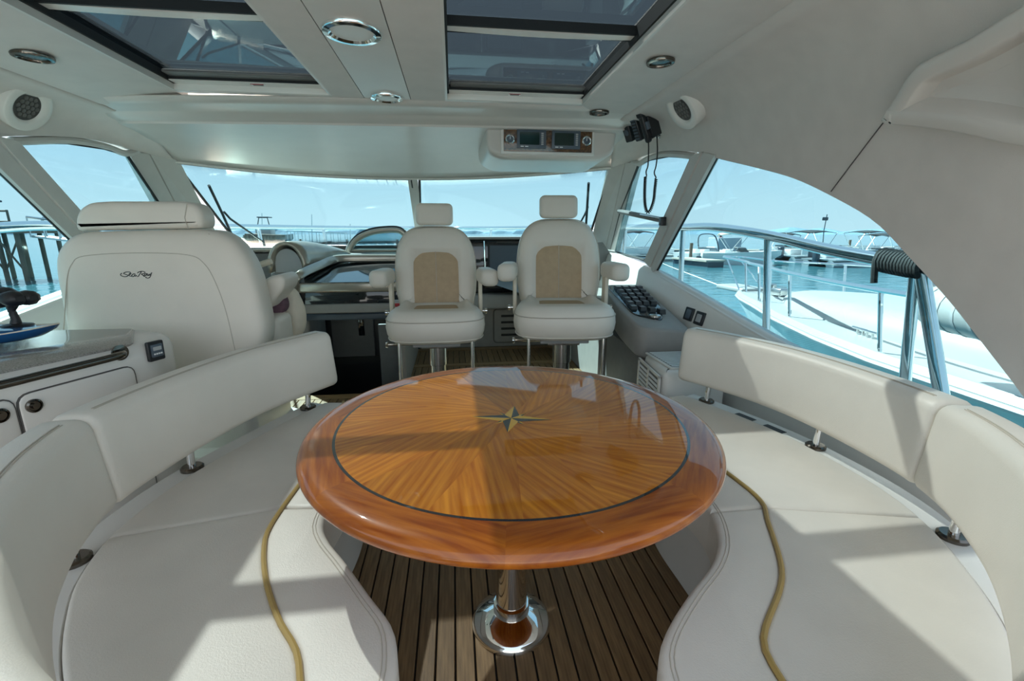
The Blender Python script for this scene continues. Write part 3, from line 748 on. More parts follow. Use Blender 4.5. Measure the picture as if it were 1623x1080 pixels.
for k in range(4): part('button', MB().pillow(rrect(.006, .006, .001, 2, tu-.013+.0087*k, tz_-.010), [(0, .018), (0, .020)], lambda x, y, h: FP(x, y, h)), 'white', th)
# boat shaped tray with a dark tree figurine
ctr = AZ(10, 530, .88); c_ = Vector((ctr.x, ctr.y, 0)); tip = AZ(90, 520, .90)
dv = (tip-ctr); dv.z = 0; Lh = dv.length; dv.normalize(); nv = Vector((-dv.y, dv.x, 0))
def tray_out(k_, z, n=36):
    q = []
    for i in range(n):
        a = 2*PI*i/n; cx_, sy_ = math.cos(a), math.sin(a)
        r_ = Lh*k_*(abs(cx_)**1.15)*(1 if cx_ > 0 else -1); q.append(c_+dv*r_+nv*(.115*k_*sy_*(1-.15*cx_))+Vector((0, 0, z+.02*k_*cx_*cx_)))
    return q
ty = thing('serving_tray', 'blue boat-shaped tray on the galley worktop', 'tray', (c_.x, c_.y, .855))
part('tray_hull', MB().loft([tray_out(.62, .856), tray_out(.72, .862), tray_out(.92, .878), tray_out(1, .892), tray_out(.985, .893)], True, True), 'bluepaint', ty)
part('tray_rim', MB().loft([tray_out(1.0, .8925), tray_out(.99, .8965), tray_out(.86, .8955), tray_out(.84, .890)], True), 'sheet', ty)
fg = thing('tree_figurine', 'dark tree figurine with flat spreading crown standing on the blue tray', 'figurine', AZ(26, 518, .893))
fb = fg.location.copy(); fb.z = .8945; fg.location = fb
part('foot', MB().lathe([(.055, .0), (.05, .006), (.02, .012)], 20, fb), 'bark', fg)
part('trunk', MB().tube([fb+Vector((0, 0, .004)), fb+Vector((.004, 0, .03)), fb+Vector((-.002, 0, .06)), fb+Vector((.004, 0, .085))], [.02, .014, .012, .02], 10), 'bark', fg)
cr_m = MB(); random.seed(3)
for k in range(26):
    a = random.uniform(0, 2*PI); r_ = random.random()**.5
    cr_m.sphere(fb+_r*(r_*.088*math.cos(a)-.02)+_h*(r_*.04*math.sin(a))+Vector((0, 0, .112+random.uniform(-.012, .016)*(1.2-r_))), random.uniform(.022, .036), 8, 5, (1.2, 1, .85))
part('crown', cr_m, 'bark', fg)

# ================================================================== COMPANION BENCH (port, seen from behind)
def Yp(pts, Y): return [((q := AY(x, y, Y)).x, q.z) for x, y in pts]
BY = 2.27
bn = thing('companion_seat', 'wide cream companion seat seen from behind with embroidered back', 'seat', (-1.35, 2.6, .001))
bo = Yp([(150, 366), (105, 369), (82, 380), (69, 403), (70, 432), (79, 466), (90, 505), (102, 548), (112, 585), (180, 592), (270, 592), (350, 585), (395, 572), (415, 552), (418, 522), (407, 475), (393, 432), (372, 396), (345, 373), (312, 364), (230, 364)], BY)
bo = [(p.x, p.y) for p in crv([(a, b, 0) for a, b in bo], 4, True)]
bk = part('back_shell', MB().pillow(bo, [(.10, -.012), (.06, -.011), (.03, -.006), (.012, .006), (.002, .028), (0, .06), (.0, .12), (.012, .155), (.04, .17)], lambda x, z, h: (x, BY+h+(z-.6)*.10, z)), 'cream', bn, ang=70)
sm_ = Yp([(95, 575), (94, 500), (93, 445), (99, 420), (118, 407), (200, 402), (285, 405), (315, 420), (337, 455), (355, 500), (372, 560)], BY-.012)
part('back_seam', MB().tube([Vector((p.x, BY-.0115+(p.y-.6)*.10, p.y)) for p in crv([(a, b, 0) for a, b in sm_], 5)], .0022, 6), 'stitch', bk)
sm_ = Yp([(318, 371), (345, 383), (368, 412), (384, 455), (398, 510), (403, 560)], BY+.0)
part('back_seam', MB().tube([Vector((p.x, BY+.003+(p.y-.6)*.10, p.y)) for p in crv([(a, b, 0) for a, b in sm_], 5)], .0022, 6), 'stitch', bk)
hr = Yp([(108, 366), (107, 345), (114, 330), (130, 320), (160, 318), (285, 318), (303, 323), (313, 338), (315, 352), (312, 362)], BY+.05)
hr = [(p.x, p.y) for p in rpoly(hr, .02)]
hb = part('headrest', MB().pillow(hr, puff(.03, .025, .17), lambda x, z, h: (x, BY+h+.055, z)), 'cream', bn, ang=60)
part('headrest_panel', MB().tube([Vector((q.x, BY+.079, q.z)) for q in (AY(291, 322, BY+.05), AY(287, 345, BY+.05), AY(292, 362, BY+.05))], .002, 6), 'stitch', hb)
# embroidered name, drawn with a pen-like thread
def script(pts): return [((180+x*80/1623), (420+y*30/609)) for x, y in pts]
strokes = [[(550, 262), (520, 232), (420, 228), (335, 262), (345, 290), (440, 325), (470, 345), (420, 378), (330, 380), (250, 350), (225, 318), (245, 285), (270, 268)],
           [(480, 330), (530, 310), (560, 290), (540, 268), (505, 300), (505, 345), (550, 368), (590, 340), (640, 292), (675, 290), (690, 315), (650, 375), (595, 378), (590, 345), (640, 292)],
           [(690, 310), (685, 350), (710, 368), (745, 335)],
           [(760, 375), (800, 370), (835, 310), (890, 235), (880, 222), (800, 235), (775, 270)], [(800, 235), (900, 208), (990, 222), (1012, 258), (960, 285), (900, 298), (960, 350), (1000, 385)],
           [(1090, 282), (1040, 285), (990, 325), (985, 365), (1030, 350), (1090, 290), (1085, 335), (1115, 345), (1155, 290)], [(1115, 345), (1160, 335), (1195, 300), (1235, 245)], [(1215, 275), (1190, 360), (1150, 415), (1090, 428), (1040, 410), (1050, 385)]]
for st_ in strokes:
    q = []
    for p in crv([(a, b, 0) for a, b in script(st_)], 5):
        b = AY(p.x, p.y, BY); y = BY-.0125+(b.z-.6)*.10; b = AY(p.x, p.y, y); q.append(b)
    part('embroidery', MB().tube(q, .002, 6), 'ebony', bn)
part('seat_cushion', MB().pillow(rrect(.85, .50, .12, 6, -1.42, 2.66), puff(.05, .58, .80), lambda x, y, h: (x, y, h)), 'cream', bn, ang=60)
part('seat_side', MB().pillow(rrect(.15, .26, .05, 5, -1.0, 2.60), puff(.04, .56, .82), lambda x, y, h: (x, y, h)), 'cream', bn, ang=60)
part('base', MB().pillow(rrect(.84, .72, .12, 6, -1.5, 2.84), [(.02, .0), (.0, .02), (.0, .05), (.05, .08), (.07, .58)], lambda x, y, h: (x, y, h+.001)), 'gel', bn)
ao = Yp([(397, 492), (396, 470), (404, 455), (428, 438), (445, 435), (453, 442), (452, 456), (440, 472), (424, 492)], 2.5)
part('armrest', MB().pillow([(p.x, p.y) for p in rpoly(ao, .03)], puff(.022, -.02, .22), lambda x, z, h: (x, 2.5+h, z)), 'cream', bn, ang=60)
# things lying on the seat
solo('rolled_cushion', MB().tube(crv([AY(448, 462, 2.80), AY(460, 470, 2.80), AY(465, 492, 2.80), AY(467, 515, 2.80), AY(458, 532, 2.80)], 5), [.03, .034, .042, .047, .05, .052, .052, .056, .06, .064, .066, .066, .066, .064, .063, .062, .062, .06, .056, .05, .04], 14), 'sheet', 'ivory folded padded cover bulging over the front of the companion seat', 'cover')
solo('folded_cloth', MB().pillow([(p.x, p.y) for p in crv([(a, b, 0) for a, b in Yp([(418, 499), (420, 480), (440, 466), (452, 472), (455, 488), (444, 498)], 2.68)], 4, True)], puff(.02, 0, .09), lambda x, z, h: (x, 2.64+h, z)), 'purple', 'dusky purple cloth stuffed under the companion seat armrest', 'cloth')
wh = thing('hand_grip', 'ivory wrapped grip bar rising behind the companion seat armrest', 'grip', AY(404, 450, 2.62))
part('grip_post', MB().tube([AY(405, 448, 2.62), AY(399, 420, 2.62)], .018, 10), 'sheet', wh)
part('grip_bar', MB().tube([AY(396, 427, 2.62), AY(412, 420, 2.62), AY(430, 414, 2.62)], .016, 12), 'sheet', wh)
solo('floor_socket', MB().lathe([(.10, .001), (.10, .004), (.09, .008), (.03, .008), (.028, .004)], 32, AZ(358, 690, 0)), 'steel', 'round steel table socket set in the teak floor behind a curved sofa', 'floor socket')

# ================================================================== COMPANIONWAY AND DASH
cw = thing('companionway', 'dark companionway stairwell with smoked sliding lid beside the helm', 'companionway', (-.9, 4.1, -1.2))
wl_ = MB()
wl_.box(HX0-.04, HX0, HY0-.02, HY1+.1, -1.2, -.08); wl_.box(HX1, HX1+.04, HY0-.02, HY1+.1, -1.2, -.08); wl_.box(HX0-.04, HX1+.04, HY0-.05, HY0-.02, -1.2, -.08); wl_.box(HX0-.04, HX1+.04, HY1+.06, HY1+.1, -1.2, -.013)
part('stairwell_lining', wl_, 'black', cw, smooth=False)
part('lower_floor', MB().box(HX0-.04, HX1+.04, HY0-.02, HY1+.1, -1.2, -1.16), 'black', cw, smooth=False)
for k in range(4):
    st_ = part('stair_tread', MB().rbox(HX0+.005, HX1-.005, HY0+.02+k*.26, HY0+.30+k*.26, -.24-k*.23, -.205-k*.23, .006, 2), 'black', cw)
    part('tread_edge', MB().box(HX0+.06, HX1-.06, HY0+.28+k*.26, HY0+.297+k*.26, -.206-k*.23, -.202-k*.23), 'steel', st_, smooth=False)
bh = MB().box(HX0-.1, HX1+.02, 4.80, 4.86, -.012, .92)
part('forward_bulkhead', bh, 'black', cw, smooth=False)
part('door_panel', MB().rbox(-1.26, -.84, 4.75, 4.80, -.005, .62, .01), 'dgrey', cw)
part('door_slot', MB().rbox(-.99, -.93, 4.74, 4.752, .22, .52, .006), 'blackg', cw)
part('carpet_panel', MB().rbox(-.72, -.48, 4.3, 4.34, -.3, .42, .01), 'dgrey', cw)
part('shelf_bar', MB().rbox(-1.3, -.47, 4.12, 4.2, .50, .56, .012), 'bezel', cw)
part('pull_handle', MB().tube([(-.9, 4.72, .60), (-.85, 4.66, .62), (-.74, 4.66, .58), (-.68, 4.7, .54)], .015, 8), 'chrome', cw)
part('fascia', MB().rbox(-1.3, -.44, 4.0, 4.04, .60, .77, .01), 'blackg', cw)
part('lid_edge', MB().rbox(-1.3, -.44, 3.955, 4.0, .765, .85, .018), 'champ', cw)
part('lid_track', MB().rbox(-1.3, -.44, 3.985, 4.02, .585, .665, .01), 'mgrey', cw)
part('sliding_lid', slab([(-1.3, 3.965, .832), (-.44, 3.965, .832), (-.44, 4.66, .955), (-1.3, 4.66, .955)], .02, (0, -.18, .98)), 'blackg', cw, smooth=False)
fr_p = crv([AY(461, 560, 3.92), AY(461, 500, 3.92), AY(461, 466, 3.92), AY(466, 446, 3.94), AY(480, 433, 3.99), AY(508, 420, 4.28), AY(526, 412.5, 4.5), AY(545, 409.5, 4.6), AY(600, 409, 4.66), AY(655, 409, 4.66)], 6)
rows = []
for i, p in enumerate(fr_p):
    d = (fr_p[min(i+1, len(fr_p)-1)]-fr_p[max(i-1, 0)]).normalized(); n = d.cross(Vector((0, -1, 0))).normalized()
    rows.append([p+n*a+Vector((0, -1, 0))*b for a, b in ((-.036, 0), (-.028, .02), (0, .03), (.028, .025), (.036, .01), (.032, -.05), (-.032, -.06))])
part('frame', MB().loft(rows, True, True), 'champ', cw)
# port dash with hood
dp = thing('port_dash', 'low port dashboard with pale brow and rounded metallic hood', 'dashboard', (-1.5, 5.0, 0.001))
part('dash_body', MB().box(-2.12, -1.37, 4.72, 4.865, .0, 1.06).box(-2.12, -.46, 4.868, 5.2, .0, 1.02), 'dgrey', dp, smooth=False)
part('brow', MB().rbox(-2.14, -1.30, 4.62, 5.15, 1.075, 1.125, .022), 'champ', dp)
part('dash_top', MB().rbox(-1.34, -.44, 4.87, 5.36, 1.018, 1.05, .012), 'mgrey', dp)
rows = []
for k in range(9):
    t = k/8; Y = 4.15+.75*t; hgt = .26*(1-.75*t**1.6); wd = .155*(1-.25*t); zb_ = .92+.1*t; cx_ = -1.42+.28*t
    rows.append([Vector((cx_+wd*math.cos(PI*j/14)*(1+.0), Y, zb_+hgt*math.sin(PI*j/14)**.8)) for j in range(15)])
hood = part('hood', MB().loft(rows, False), 'champ', dp); md = hood.modifiers.new('solid', 'SOLIDIFY'); md.thickness = .03; md.offset = -1
rows2 = [[Vector((-1.42+.115*math.cos(PI*j/14), 4.19, .92+.20*math.sin(PI*j/14)**.8)) for j in range(15)]]
mb = MB(); mb.add(rows2[0], [tuple(range(15))]); mb.add([p+Vector((0, .03, 0)) for p in rows2[0]], [tuple(range(15))])
part('hood_face', MB().loft([rows2[0], [p+Vector((0, .03, 0)) for p in rows2[0]]], True, True), 'lgrey', dp)
part('hood_support', MB().rbox(-1.58, -1.30, 4.2, 4.74, .1, .93, .03), 'mgrey', dp)
# hooped wind deflector on the dash
hp = thing('dash_hoop', 'beige hooped frame with clear pane standing on the dashboard', 'frame', AY(600, 402, 5.02))
hq = crv([AY(552, 401, 5.02), AY(556, 390, 5.02), AY(568, 377, 5.02), AY(588, 368, 5.02), AY(612, 364.5, 5.02), AY(632, 365, 5.02), AY(642, 372, 5.02), AY(646, 385, 5.02), AY(647, 401, 5.02)], 6)
part('hoop', MB().tube(hq, .036, 10), 'champ', hp)
part('hoop_gasket', MB().tube([p+Vector((0, -.02, .03)) for p in hq], .011, 6), 'rubber', hp)
part('pane', slab(hq, .006, (0, 1, 0)), 'glass', hp, smooth=False)
part('bottom_rail', MB().tube([hq[0]+Vector((0, 0, .02)), hq[-1]+Vector((0, 0, .02))], .022, 8), 'champ', hp)
# helm console
hc = thing('helm_console', 'dark helm console with grey monitor and slotted kick panel', 'console', (.5, 5.0, .001))
part('kick_panel', MB().box(-.40, 1.42, 5.0, 5.06, .0, .46), 'mgrey', hc, smooth=False)
for xc in (-.02, .66):
    vp = part('vent_panel', MB().pillow(rrect(.46, .38, .04, 4, xc, .235), [(0, 0), (0, .008), (.004, .011), (.02, .011)], lambda x, z, h: (x, 5.0-h, z)), 'mgrey', hc)
    part('panel_gap', MB().tube([Vector((x, 4.997, z)) for x, z in rrect(.468, .388, .042, 4, xc, .235)], .004, 5, closed=True), 'seam', vp)
    for k in range(4): part('slot', MB().rbox(xc-.15, xc+.15, 4.985, 4.99, .12+.072*k, .145+.072*k, .002, 1), 'rubber', vp)
part('ledge', MB().rbox(-.42, 1.40, 4.84, 5.06, .45, .61, .03), 'lgrey', hc)
part('fascia', MB().rbox(-.42, 1.42, 4.99, 5.05, .60, 1.19, .01), 'blackg', hc)
mn = part('monitor', MB().rbox(.37, .74, 4.96, 5.0, .68, 1.14, .008), 'black', hc)
part('monitor_screen', MB().box(.39, .72, 4.955, 4.961, .72, 1.12), 'bezel', mn, smooth=False)
part('monitor', MB().rbox(-.22, .16, 4.96, 5.0, .68, 1.14, .008), 'black', hc)
part('fascia_trim', MB().tube([(.335, 4.97, .86), (.33, 4.97, 1.17)], .006, 8), 'chrome', hc)
part('fascia_trim', MB().tube([(.335, 4.97, .675), (.75, 4.97, .675)], .005, 8), 'chrome', hc)
part('brow', MB().rbox(-.42, 1.40, 4.90, 5.25, 1.185, 1.215, .014), 'mgrey', hc)
part('side_hood', MB().loft([[AY(940, 385, 4.3)+Vector((0, k*.5, -.05*k)), AY(955, 384, 4.3)+Vector((0, k*.5, -.05*k)), AY(966, 400, 4.3)+Vector((0, k*.5, -.06*k)), AY(976, 420, 4.3)+Vector((0, k*.5, -.07*k)), AY(980, 445, 4.3)+Vector((0, k*.5, -.05*k)), AY(938, 445, 4.3)+Vector((0, k*.5, 0))] for k in (0, .08, 1)], True, True), 'dgrey', hc, ang=60)
part('side_body', MB().box(1.16, 1.42, 3.50, 5.0, .0, .74), 'mgrey', hc, smooth=False)
pt = thing('partition', 'taupe padded partition between the companionway and the helm', 'partition', (-.42, 4.2, .001))
part('panel', MB().rbox(-.455, -.405, 3.62, 4.86, .0, .60, .012), 'mgrey', pt)
stk = part('warning_sticker', MB().box(-.50, -.40, 3.608, 3.616, .63, .72), 'white', pt, smooth=False)
part('sticker_header', MB().box(-.498, -.402, 3.606, 3.609, .69, .718), 'red', stk, smooth=False)
part('post', MB().rbox(-.50, -.40, 3.615, 3.66, .60, .74, .01), 'lgrey', pt)

# ---- switch pod
pod = thing('switch_pod', 'taupe armrest pod with a panel of black rocker switches', 'switch pod', (1.35, 3.3, .001))
def PZ(x, y, h=.67): return (x, y, h+(y-2.6)*.22)
po = rpoly([(1.13, 2.64), (1.45, 2.57), (1.465, 3.46), (1.15, 3.46), (1.115, 2.92)], .08, 5)
part('lower_body', MB().pillow([(p.x, p.y) for p in rpoly([(1.19, 2.72), (1.45, 2.66), (1.46, 3.46), (1.20, 3.46), (1.17, 3.0)], .06)], [(0, 0), (0, .50)], lambda x, y, h: (x, y, h)), 'dgrey', pod)
part('pod_top', MB().pillow([(p.x, p.y) for p in po], puff(.02, .47, .67), lambda x, y, h: PZ(x, y, h)), 'mgrey', pod, ang=60)
pn = part('switch_panel', MB().pillow([(p.x, p.y) for p in rpoly([(1.165, 2.84), (1.32, 2.72), (1.43, 3.0), (1.43, 3.40), (1.17, 3.40)], .06, 5)], [(0, .66), (0, .674), (.004, .678)], lambda x, y, h: PZ(x, y, h)), 'blackg', pod)
for r_ in range(6):
    for c in range(4):
        y = 2.945+r_*.078-.025*c*(1 if r_ < 1 else 0); x = 1.205+.006*r_+c*.056; z = PZ(x, y)[2]; sl_ = .22*.03
        part('rocker_switch', MB().add([(x-.022, y-.03, z-sl_), (x+.022, y-.03, z-sl_), (x+.022, y+.03, z+sl_), (x-.022, y+.03, z+sl_), (x-.019, y-.026, z+.032-sl_), (x+.019, y-.026, z+.032-sl_), (x+.019, y+.026, z+.022+sl_), (x-.019, y+.026, z+.022+sl_)],
             [(3, 2, 1, 0), (4, 5, 6, 7), (0, 1, 5, 4), (1, 2, 6, 5), (2, 3, 7, 6), (3, 0, 4, 7)]), 'black', pn, smooth=False)
part('dial', MB().lathe([(.04, 0), (.04, .012), (.03, .018)], 20, PZ(1.30, 2.80, .672)), 'steel', pn)
# ---- air conditioning box
ac = thing('air_conditioner', 'white air conditioning box with louvred grilles behind the sofa end', 'air conditioner', (1.3, 2.45, .001))
def acp(x, y, z): return (x, y, z)
part('housing', MB().pillow([(p.x, p.y) for p in rpoly([(1.08, 2.17), (1.44, 2.17), (1.44, 2.545), (1.13, 2.545)], .03, 3)], [(0, 0), (0, .50), (.006, .525), (.025, .54), (.03, .541)], lambda x, y, h: (x, y, h)), 'gel', ac, ang=50)
tg = part('top_grille', MB().rbox(1.13, 1.40, 2.20, 2.53, .541, .552, .004, 2), 'gel', ac)
for k in range(11): part('louvre', MB().box(1.15, 1.385, 2.222+k*.028, 2.236+k*.028, .5530, .5545), 'white', tg, smooth=False)
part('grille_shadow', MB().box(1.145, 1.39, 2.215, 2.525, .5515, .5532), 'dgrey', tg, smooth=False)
sg = part('side_grille', MB().add([(1.073, 2.20, .22), (1.115, 2.57, .22), (1.115, 2.57, .50), (1.073, 2.20, .50), (1.085, 2.20, .22), (1.127, 2.57, .22), (1.127, 2.57, .50), (1.085, 2.20, .50)], [(0, 1, 2, 3), (7, 6, 5, 4), (0, 4, 5, 1), (1, 5, 6, 2), (2, 6, 7, 3), (3, 7, 4, 0)]), 'dgrey', ac, smooth=False)
for k in range(10):
    z = .235+k*.026
    for a, b in ((.04, .47), (.53, .96)):
        p0 = Vector((1.072, 2.20, z)).lerp(Vector((1.114, 2.57, z)), a); p1 = Vector((1.072, 2.20, z)).lerp(Vector((1.114, 2.57, z)), b)
        part('louvre', slab([p0, p1, p1+Vector((-.006, 0, -.006)), p0+Vector((-.006, 0, -.006))], .006, (0, 0, 1)), 'white', sg, smooth=False)
for a, b, z0, z1 in ((-.02, 1.02, .213, .228), (-.02, 1.02, .495, .508), (-.02, .03, .213, .508), (.97, 1.02, .213, .508), (.48, .52, .213, .508)):
    p0 = Vector((1.066, 2.20, z0)).lerp(Vector((1.108, 2.57, z0)), a); p1 = Vector((1.066, 2.20, z0)).lerp(Vector((1.108, 2.57, z0)), b)
    part('grille_frame', slab([p0, p1, p1+Vector((0, 0, z1-z0)), p0+Vector((0, 0, z1-z0))], .012, (1, -.1, 0)), 'gel', sg, smooth=False)
# ---- outlets on the starboard wall
wtree = bvh(wall_low(1))
for (x, y, nm, lab, cat) in ((1096, 499, 'black_outlet', 'black power socket on the starboard side wall', 'socket'), (1113, 506, 'wall_switch', 'black framed switch with grey rocker on the starboard side wall', 'switch')):
    p, n = hit(wtree, x, y); p = p+n*.0155; u_ = Vector((0, 1, 0)); u_ = (u_-n*u_.dot(n)).normalized(); v_ = n.cross(u_)
    if v_.z < 0: v_ = -v_
    t_ = thing(nm, lab, cat, p)
    fnn = lambda a, b, h: p+u_*a+v_*b+n*h
    part('plate', MB().pillow(rrect(.088, .085, .006, 3), [(0, 0), (0, .008), (.002, .01)], fnn), 'black', t_)
    if nm == 'wall_switch': part('rocker', MB().pillow(rrect(.045, .05, .004, 3), [(0, .01), (0, .014), (.002, .016)], fnn), 'lgrey', t_)
    else: part('socket_face', MB().pillow(rrect(.05, .06, .01, 3), [(0, .01), (0, .012), (.002, .013)], fnn), 'bezel', t_)

# ================================================================== OVERHEAD FITTINGS
M['darklens'] = mat('dark_lens', (.06, .06, .055), .25)
def downlight(p, r, label, big=False):
    t = thing('downlight', label, 'ceiling light', p, 0, 'recessed ceiling lights')
    part('bezel', MB().lathe([(r, 0), (r, -.006), (r*.96, -.012), (r*.78, -.014), (r*.70, -.006), (r*.70, 0)], 32, cap=False), 'chrome' if big else 'bronze', t, world=False)
    part('lens', MB().lathe([(r*.71, -.001), (r*.71, -.005), (r*.4, -.007), (0.001, -.008)], 28), 'lens' if big else 'darklens', t, world=False)
def zport(X): return 2.0-.048*(-1.47-X)/.461
for x, y, lab in ((52, 90, 'small chrome downlight beside the honeycomb speaker of the galley side'), (262, 176, 'small chrome downlight in the front corner above the companion seat')):
    p = AZ(x, y, 1.968); p.z = zport(p.x)-.001; downlight(p, .07, lab)
for x, y, lab in ((1047, 96, 'small chrome downlight next to the round speaker of the helm side'), (950, 177, 'small chrome downlight in the front corner above the overhead displays')):
    p = AZ(x, y, 1.996); p.z = 1.994; downlight(p, .062, lab)
p = AZ(558, 49, 2.0); p.z = 1.9995; downlight(p, .112, 'large chrome downlight in the middle of the glossy ceiling beam', True)
p = AZ(613, 154, 2.0); p.z = 1.9995; downlight(p, .092, 'chrome downlight at the front end of the glossy ceiling beam', True)
def speaker(s, x, y, r, label):
    p, n = hit(ups[s], x, y); n = (n*1.4+Vector((-s, -.1, -.1))).normalized(); p = p+n*.028; u_ = n.cross(Vector((0, 0, 1))).normalized(); v_ = u_.cross(n)
    t = thing('speaker', label, 'speaker', p)
    fnn = lambda a, b, h: p+u_*a+v_*b+n*h
    ci = lambda q, k=36: [(q*math.cos(2*PI*i/k), q*math.sin(2*PI*i/k)) for i in range(k)]
    part('ring', MB().pillow(ci(r), [(0, -.07), (0, .012), (r*.04, .018), (r*.3, .016), (r*.42, .006), (r*.44, -.002)], fnn), 'gel', t, ang=60)
    part('mesh', MB().pillow(ci(r*.57), [(0, -.001), (0, .004)], fnn), 'speaker', t)
    cells = [(0, 0)]+[(math.cos(PI/3*i), math.sin(PI/3*i)) for i in range(6)]+[(2*math.cos(PI/3*i), 2*math.sin(PI/3*i)) for i in range(6)]+[(1.732*math.cos(PI/3*i+PI/6), 1.732*math.sin(PI/3*i+PI/6)) for i in range(6)]
    for a, b in cells:
        part('honeycomb_cell', MB().pillow([(a*r*.205+q, b*r*.205+w_) for q, w_ in ci(r*.088, 10)], [(0, .003), (0, .007), (r*.02, .008)], fnn), 'cone', t)
speaker(-1, 31, 162, .125, 'round speaker with honeycomb grille on the galley side panel')
speaker(1, 1089, 166, .12, 'round speaker with honeycomb grille on the helm side panel')
# overhead display pod
ov = thing('overhead_display_pod', 'overhead burl wood panel with two dark displays and two round gauges', 'display panel', (.7, 3.5, 1.77))
OY = 3.36
q0, q1 = AY(798, 200, OY), AY(937, 243, OY)
X0, X1, Z0, Z1 = q0.x, q1.x, q1.z, q0.z
b0 = AY(770, 200, OY); b1 = AY(985, 250, OY)
part('housing', MB().pillow([(p.x, p.y) for p in rpoly([(b0.x, Z1+.02), (b1.x-.03, Z1+.02), (b1.x-.05, Z0-.0), (b1.x-.14, Z0-.045), (b0.x+.1, Z0-.045), (b0.x, Z0)], .06)], [(-.02, .55), (0, .10), (.004, .03), (.012, .012), (.028, .006), (.04, .006)], lambda x, z, h: (x, OY+h, z)), 'linerg', ov, ang=60)
part('bezel_frame', MB().rbox(X0-.02, X1+.02, OY-.008, OY+.03, Z0-.018, Z1+.012, .006), 'gel', ov)
part('burl_panel', MB().rbox(X0, X1, OY-.014, OY, Z0, Z1, .003, 2), 'burl', ov)
wd = X1-X0; hg = Z1-Z0
for k, (fa, fb_) in enumerate(((.145, .47), (.535, .86))):
    d = part('display', MB().rbox(X0+wd*fa, X0+wd*fb_, OY-.026, OY-.013, Z0+hg*.12, Z0+hg*.86, .004, 2), 'bezel', ov)
    part('screen', MB().box(X0+wd*(fa+.03), X0+wd*(fb_-.075), OY-.0275, OY-.026, Z0+hg*.26, Z0+hg*.76), 'screen', d, smooth=False)
    for j in range(6): part('button', MB().box(X0+wd*(fb_-.055), X0+wd*(fb_-.03), OY-.0285, OY-.026, Z0+hg*(.26+.085*j), Z0+hg*(.32+.085*j)), 'lgrey', d, smooth=False)
    for j in range(2): part('mark', MB().box(X0+wd*(fa+.04+.05*j), X0+wd*(fa+.075+.05*j), OY-.027, OY-.026, Z0+hg*.17, Z0+hg*.205), 'white', d, smooth=False)
for fx in (.07, .935):
    g = part('gauge', MB().lathe([(.032, 0), (.032, .008), (.027, .012), (.024, .010), (.024, .004), (.001, .004)], 24, (X0+wd*fx, OY-.013, Z0+hg*.48), (0, -1, 0)), 'chrome', ov)
    part('gauge_face', MB().lathe([(.0235, .004), (.0235, .0055), (.001, .006)], 20, (X0+wd*fx, OY-.013, Z0+hg*.48), (0, -1, 0)), 'bezel', g)
    part('gauge_needle', MB().box(X0+wd*fx-.002, X0+wd*fx+.002, OY-.0205, OY-.019, Z0+hg*.48-.002, Z0+hg*.48+.017), 'white', g, smooth=False)
# radio gear on the starboard panel
def panelframe(x, y):
    p, n = hit(ups[1], x, y); n = (n*.6+Vector((-1, -.35, -.05))).normalized(); p = p+n*.045; v_ = Vector((0, 0, 1)); v_ = (v_-n*v_.dot(n)).normalized(); u_ = v_.cross(n); return p, n, u_, v_
p, n, u_, v_ = panelframe(1003, 204)
t_ = thing('radio_jack', 'black square radio speaker plate beside the louvred radio', 'speaker plate', p); f1 = lambda a, b, h, p=p, n=n, u_=u_, v_=v_: p+u_*a+v_*b+n*h
part('plate', MB().pillow(rrect(.066, .13, .006, 3), [(0, -.11), (0, .010), (.003, .013)], f1), 'black', t_)
part('grille', MB().pillow(rrect(.04, .04, .019, 5), [(0, .012), (0, .016), (.004, .018)], f1), 'bezel', t_)
p, n, u_, v_ = panelframe(1021, 197); f2 = lambda a, b, h, p=p, n=n, u_=u_, v_=v_: p+u_*a+v_*b+n*h
t_ = thing('marine_radio', 'black louvred radio base mounted under the ceiling edge', 'radio', p)
part('case', MB().pillow(rrect(.056, .155, .008, 3), [(0, -.11), (0, .03), (.004, .034)], f2), 'black', t_)
for k in range(7): part('rib', MB().pillow(rrect(.042, .009, .003, 2, 0, -.06+.02*k), [(0, .033), (0, .039)], f2), 'bezel', t_)
p, n, u_, v_ = panelframe(1038, 190); f3 = lambda a, b, h, p=p, n=n, u_=u_, v_=v_: p+u_*a+v_*b+n*h
t_ = thing('radio_handset', 'black radio handset with coiled cord hanging over the quarter window', 'handset', p)
part('cradle', MB().pillow(rrect(.04, .14, .01, 3, .008, -.02), [(0, -.05), (0, .025), (.004, .028)], f3), 'black', t_)
part('handset_body', MB().pillow(rrect(.04, .21, .018, 5), puff(.012, .026, .062), f3), 'black', t_)
part('earpiece', MB().pillow(rrect(.048, .05, .018, 4, 0, .08), puff(.01, .02, .07), f3), 'black', t_)
part('push_button', MB().pillow(rrect(.02, .05, .008, 4, .028, .0), puff(.006, .03, .055), f3), 'bezel', t_)
hY = p.y
def cord(px): return [AY(x, y, hY-.03) for x, y in px]
s1 = cord([(1027, 212), (1028, 235), (1027, 262), (1024, 272), (1025, 279)]); s2 = cord([(1041, 215), (1042, 240), (1040, 262), (1037, 274), (1040, 282)])
part('cord', MB().tube(crv(s1, 4), .0042, 6), 'rubber', t_); part('cord', MB().tube(crv(s2, 4), .0042, 6), 'rubber', t_)
U = rsmp(crv(cord([(1023, 280), (1022, 300), (1022, 320), (1024, 333), (1027, 337), (1031, 333), (1036, 318), (1038, 300), (1040, 283)]), 8), 260); hx = []
for i, c in enumerate(U):
    d = (U[min(i+1, 259)]-U[max(i-1, 0)]).normalized(); a_ = d.cross(Vector((0, 1, 0))).normalized(); b_ = d.cross(a_); an = i*2*PI/6
    hx.append(c+a_*.0085*math.cos(an)+b_*.0085*math.sin(an))
part('coiled_cord', MB().tube(hx, .0042, 4), 'rubber', t_)
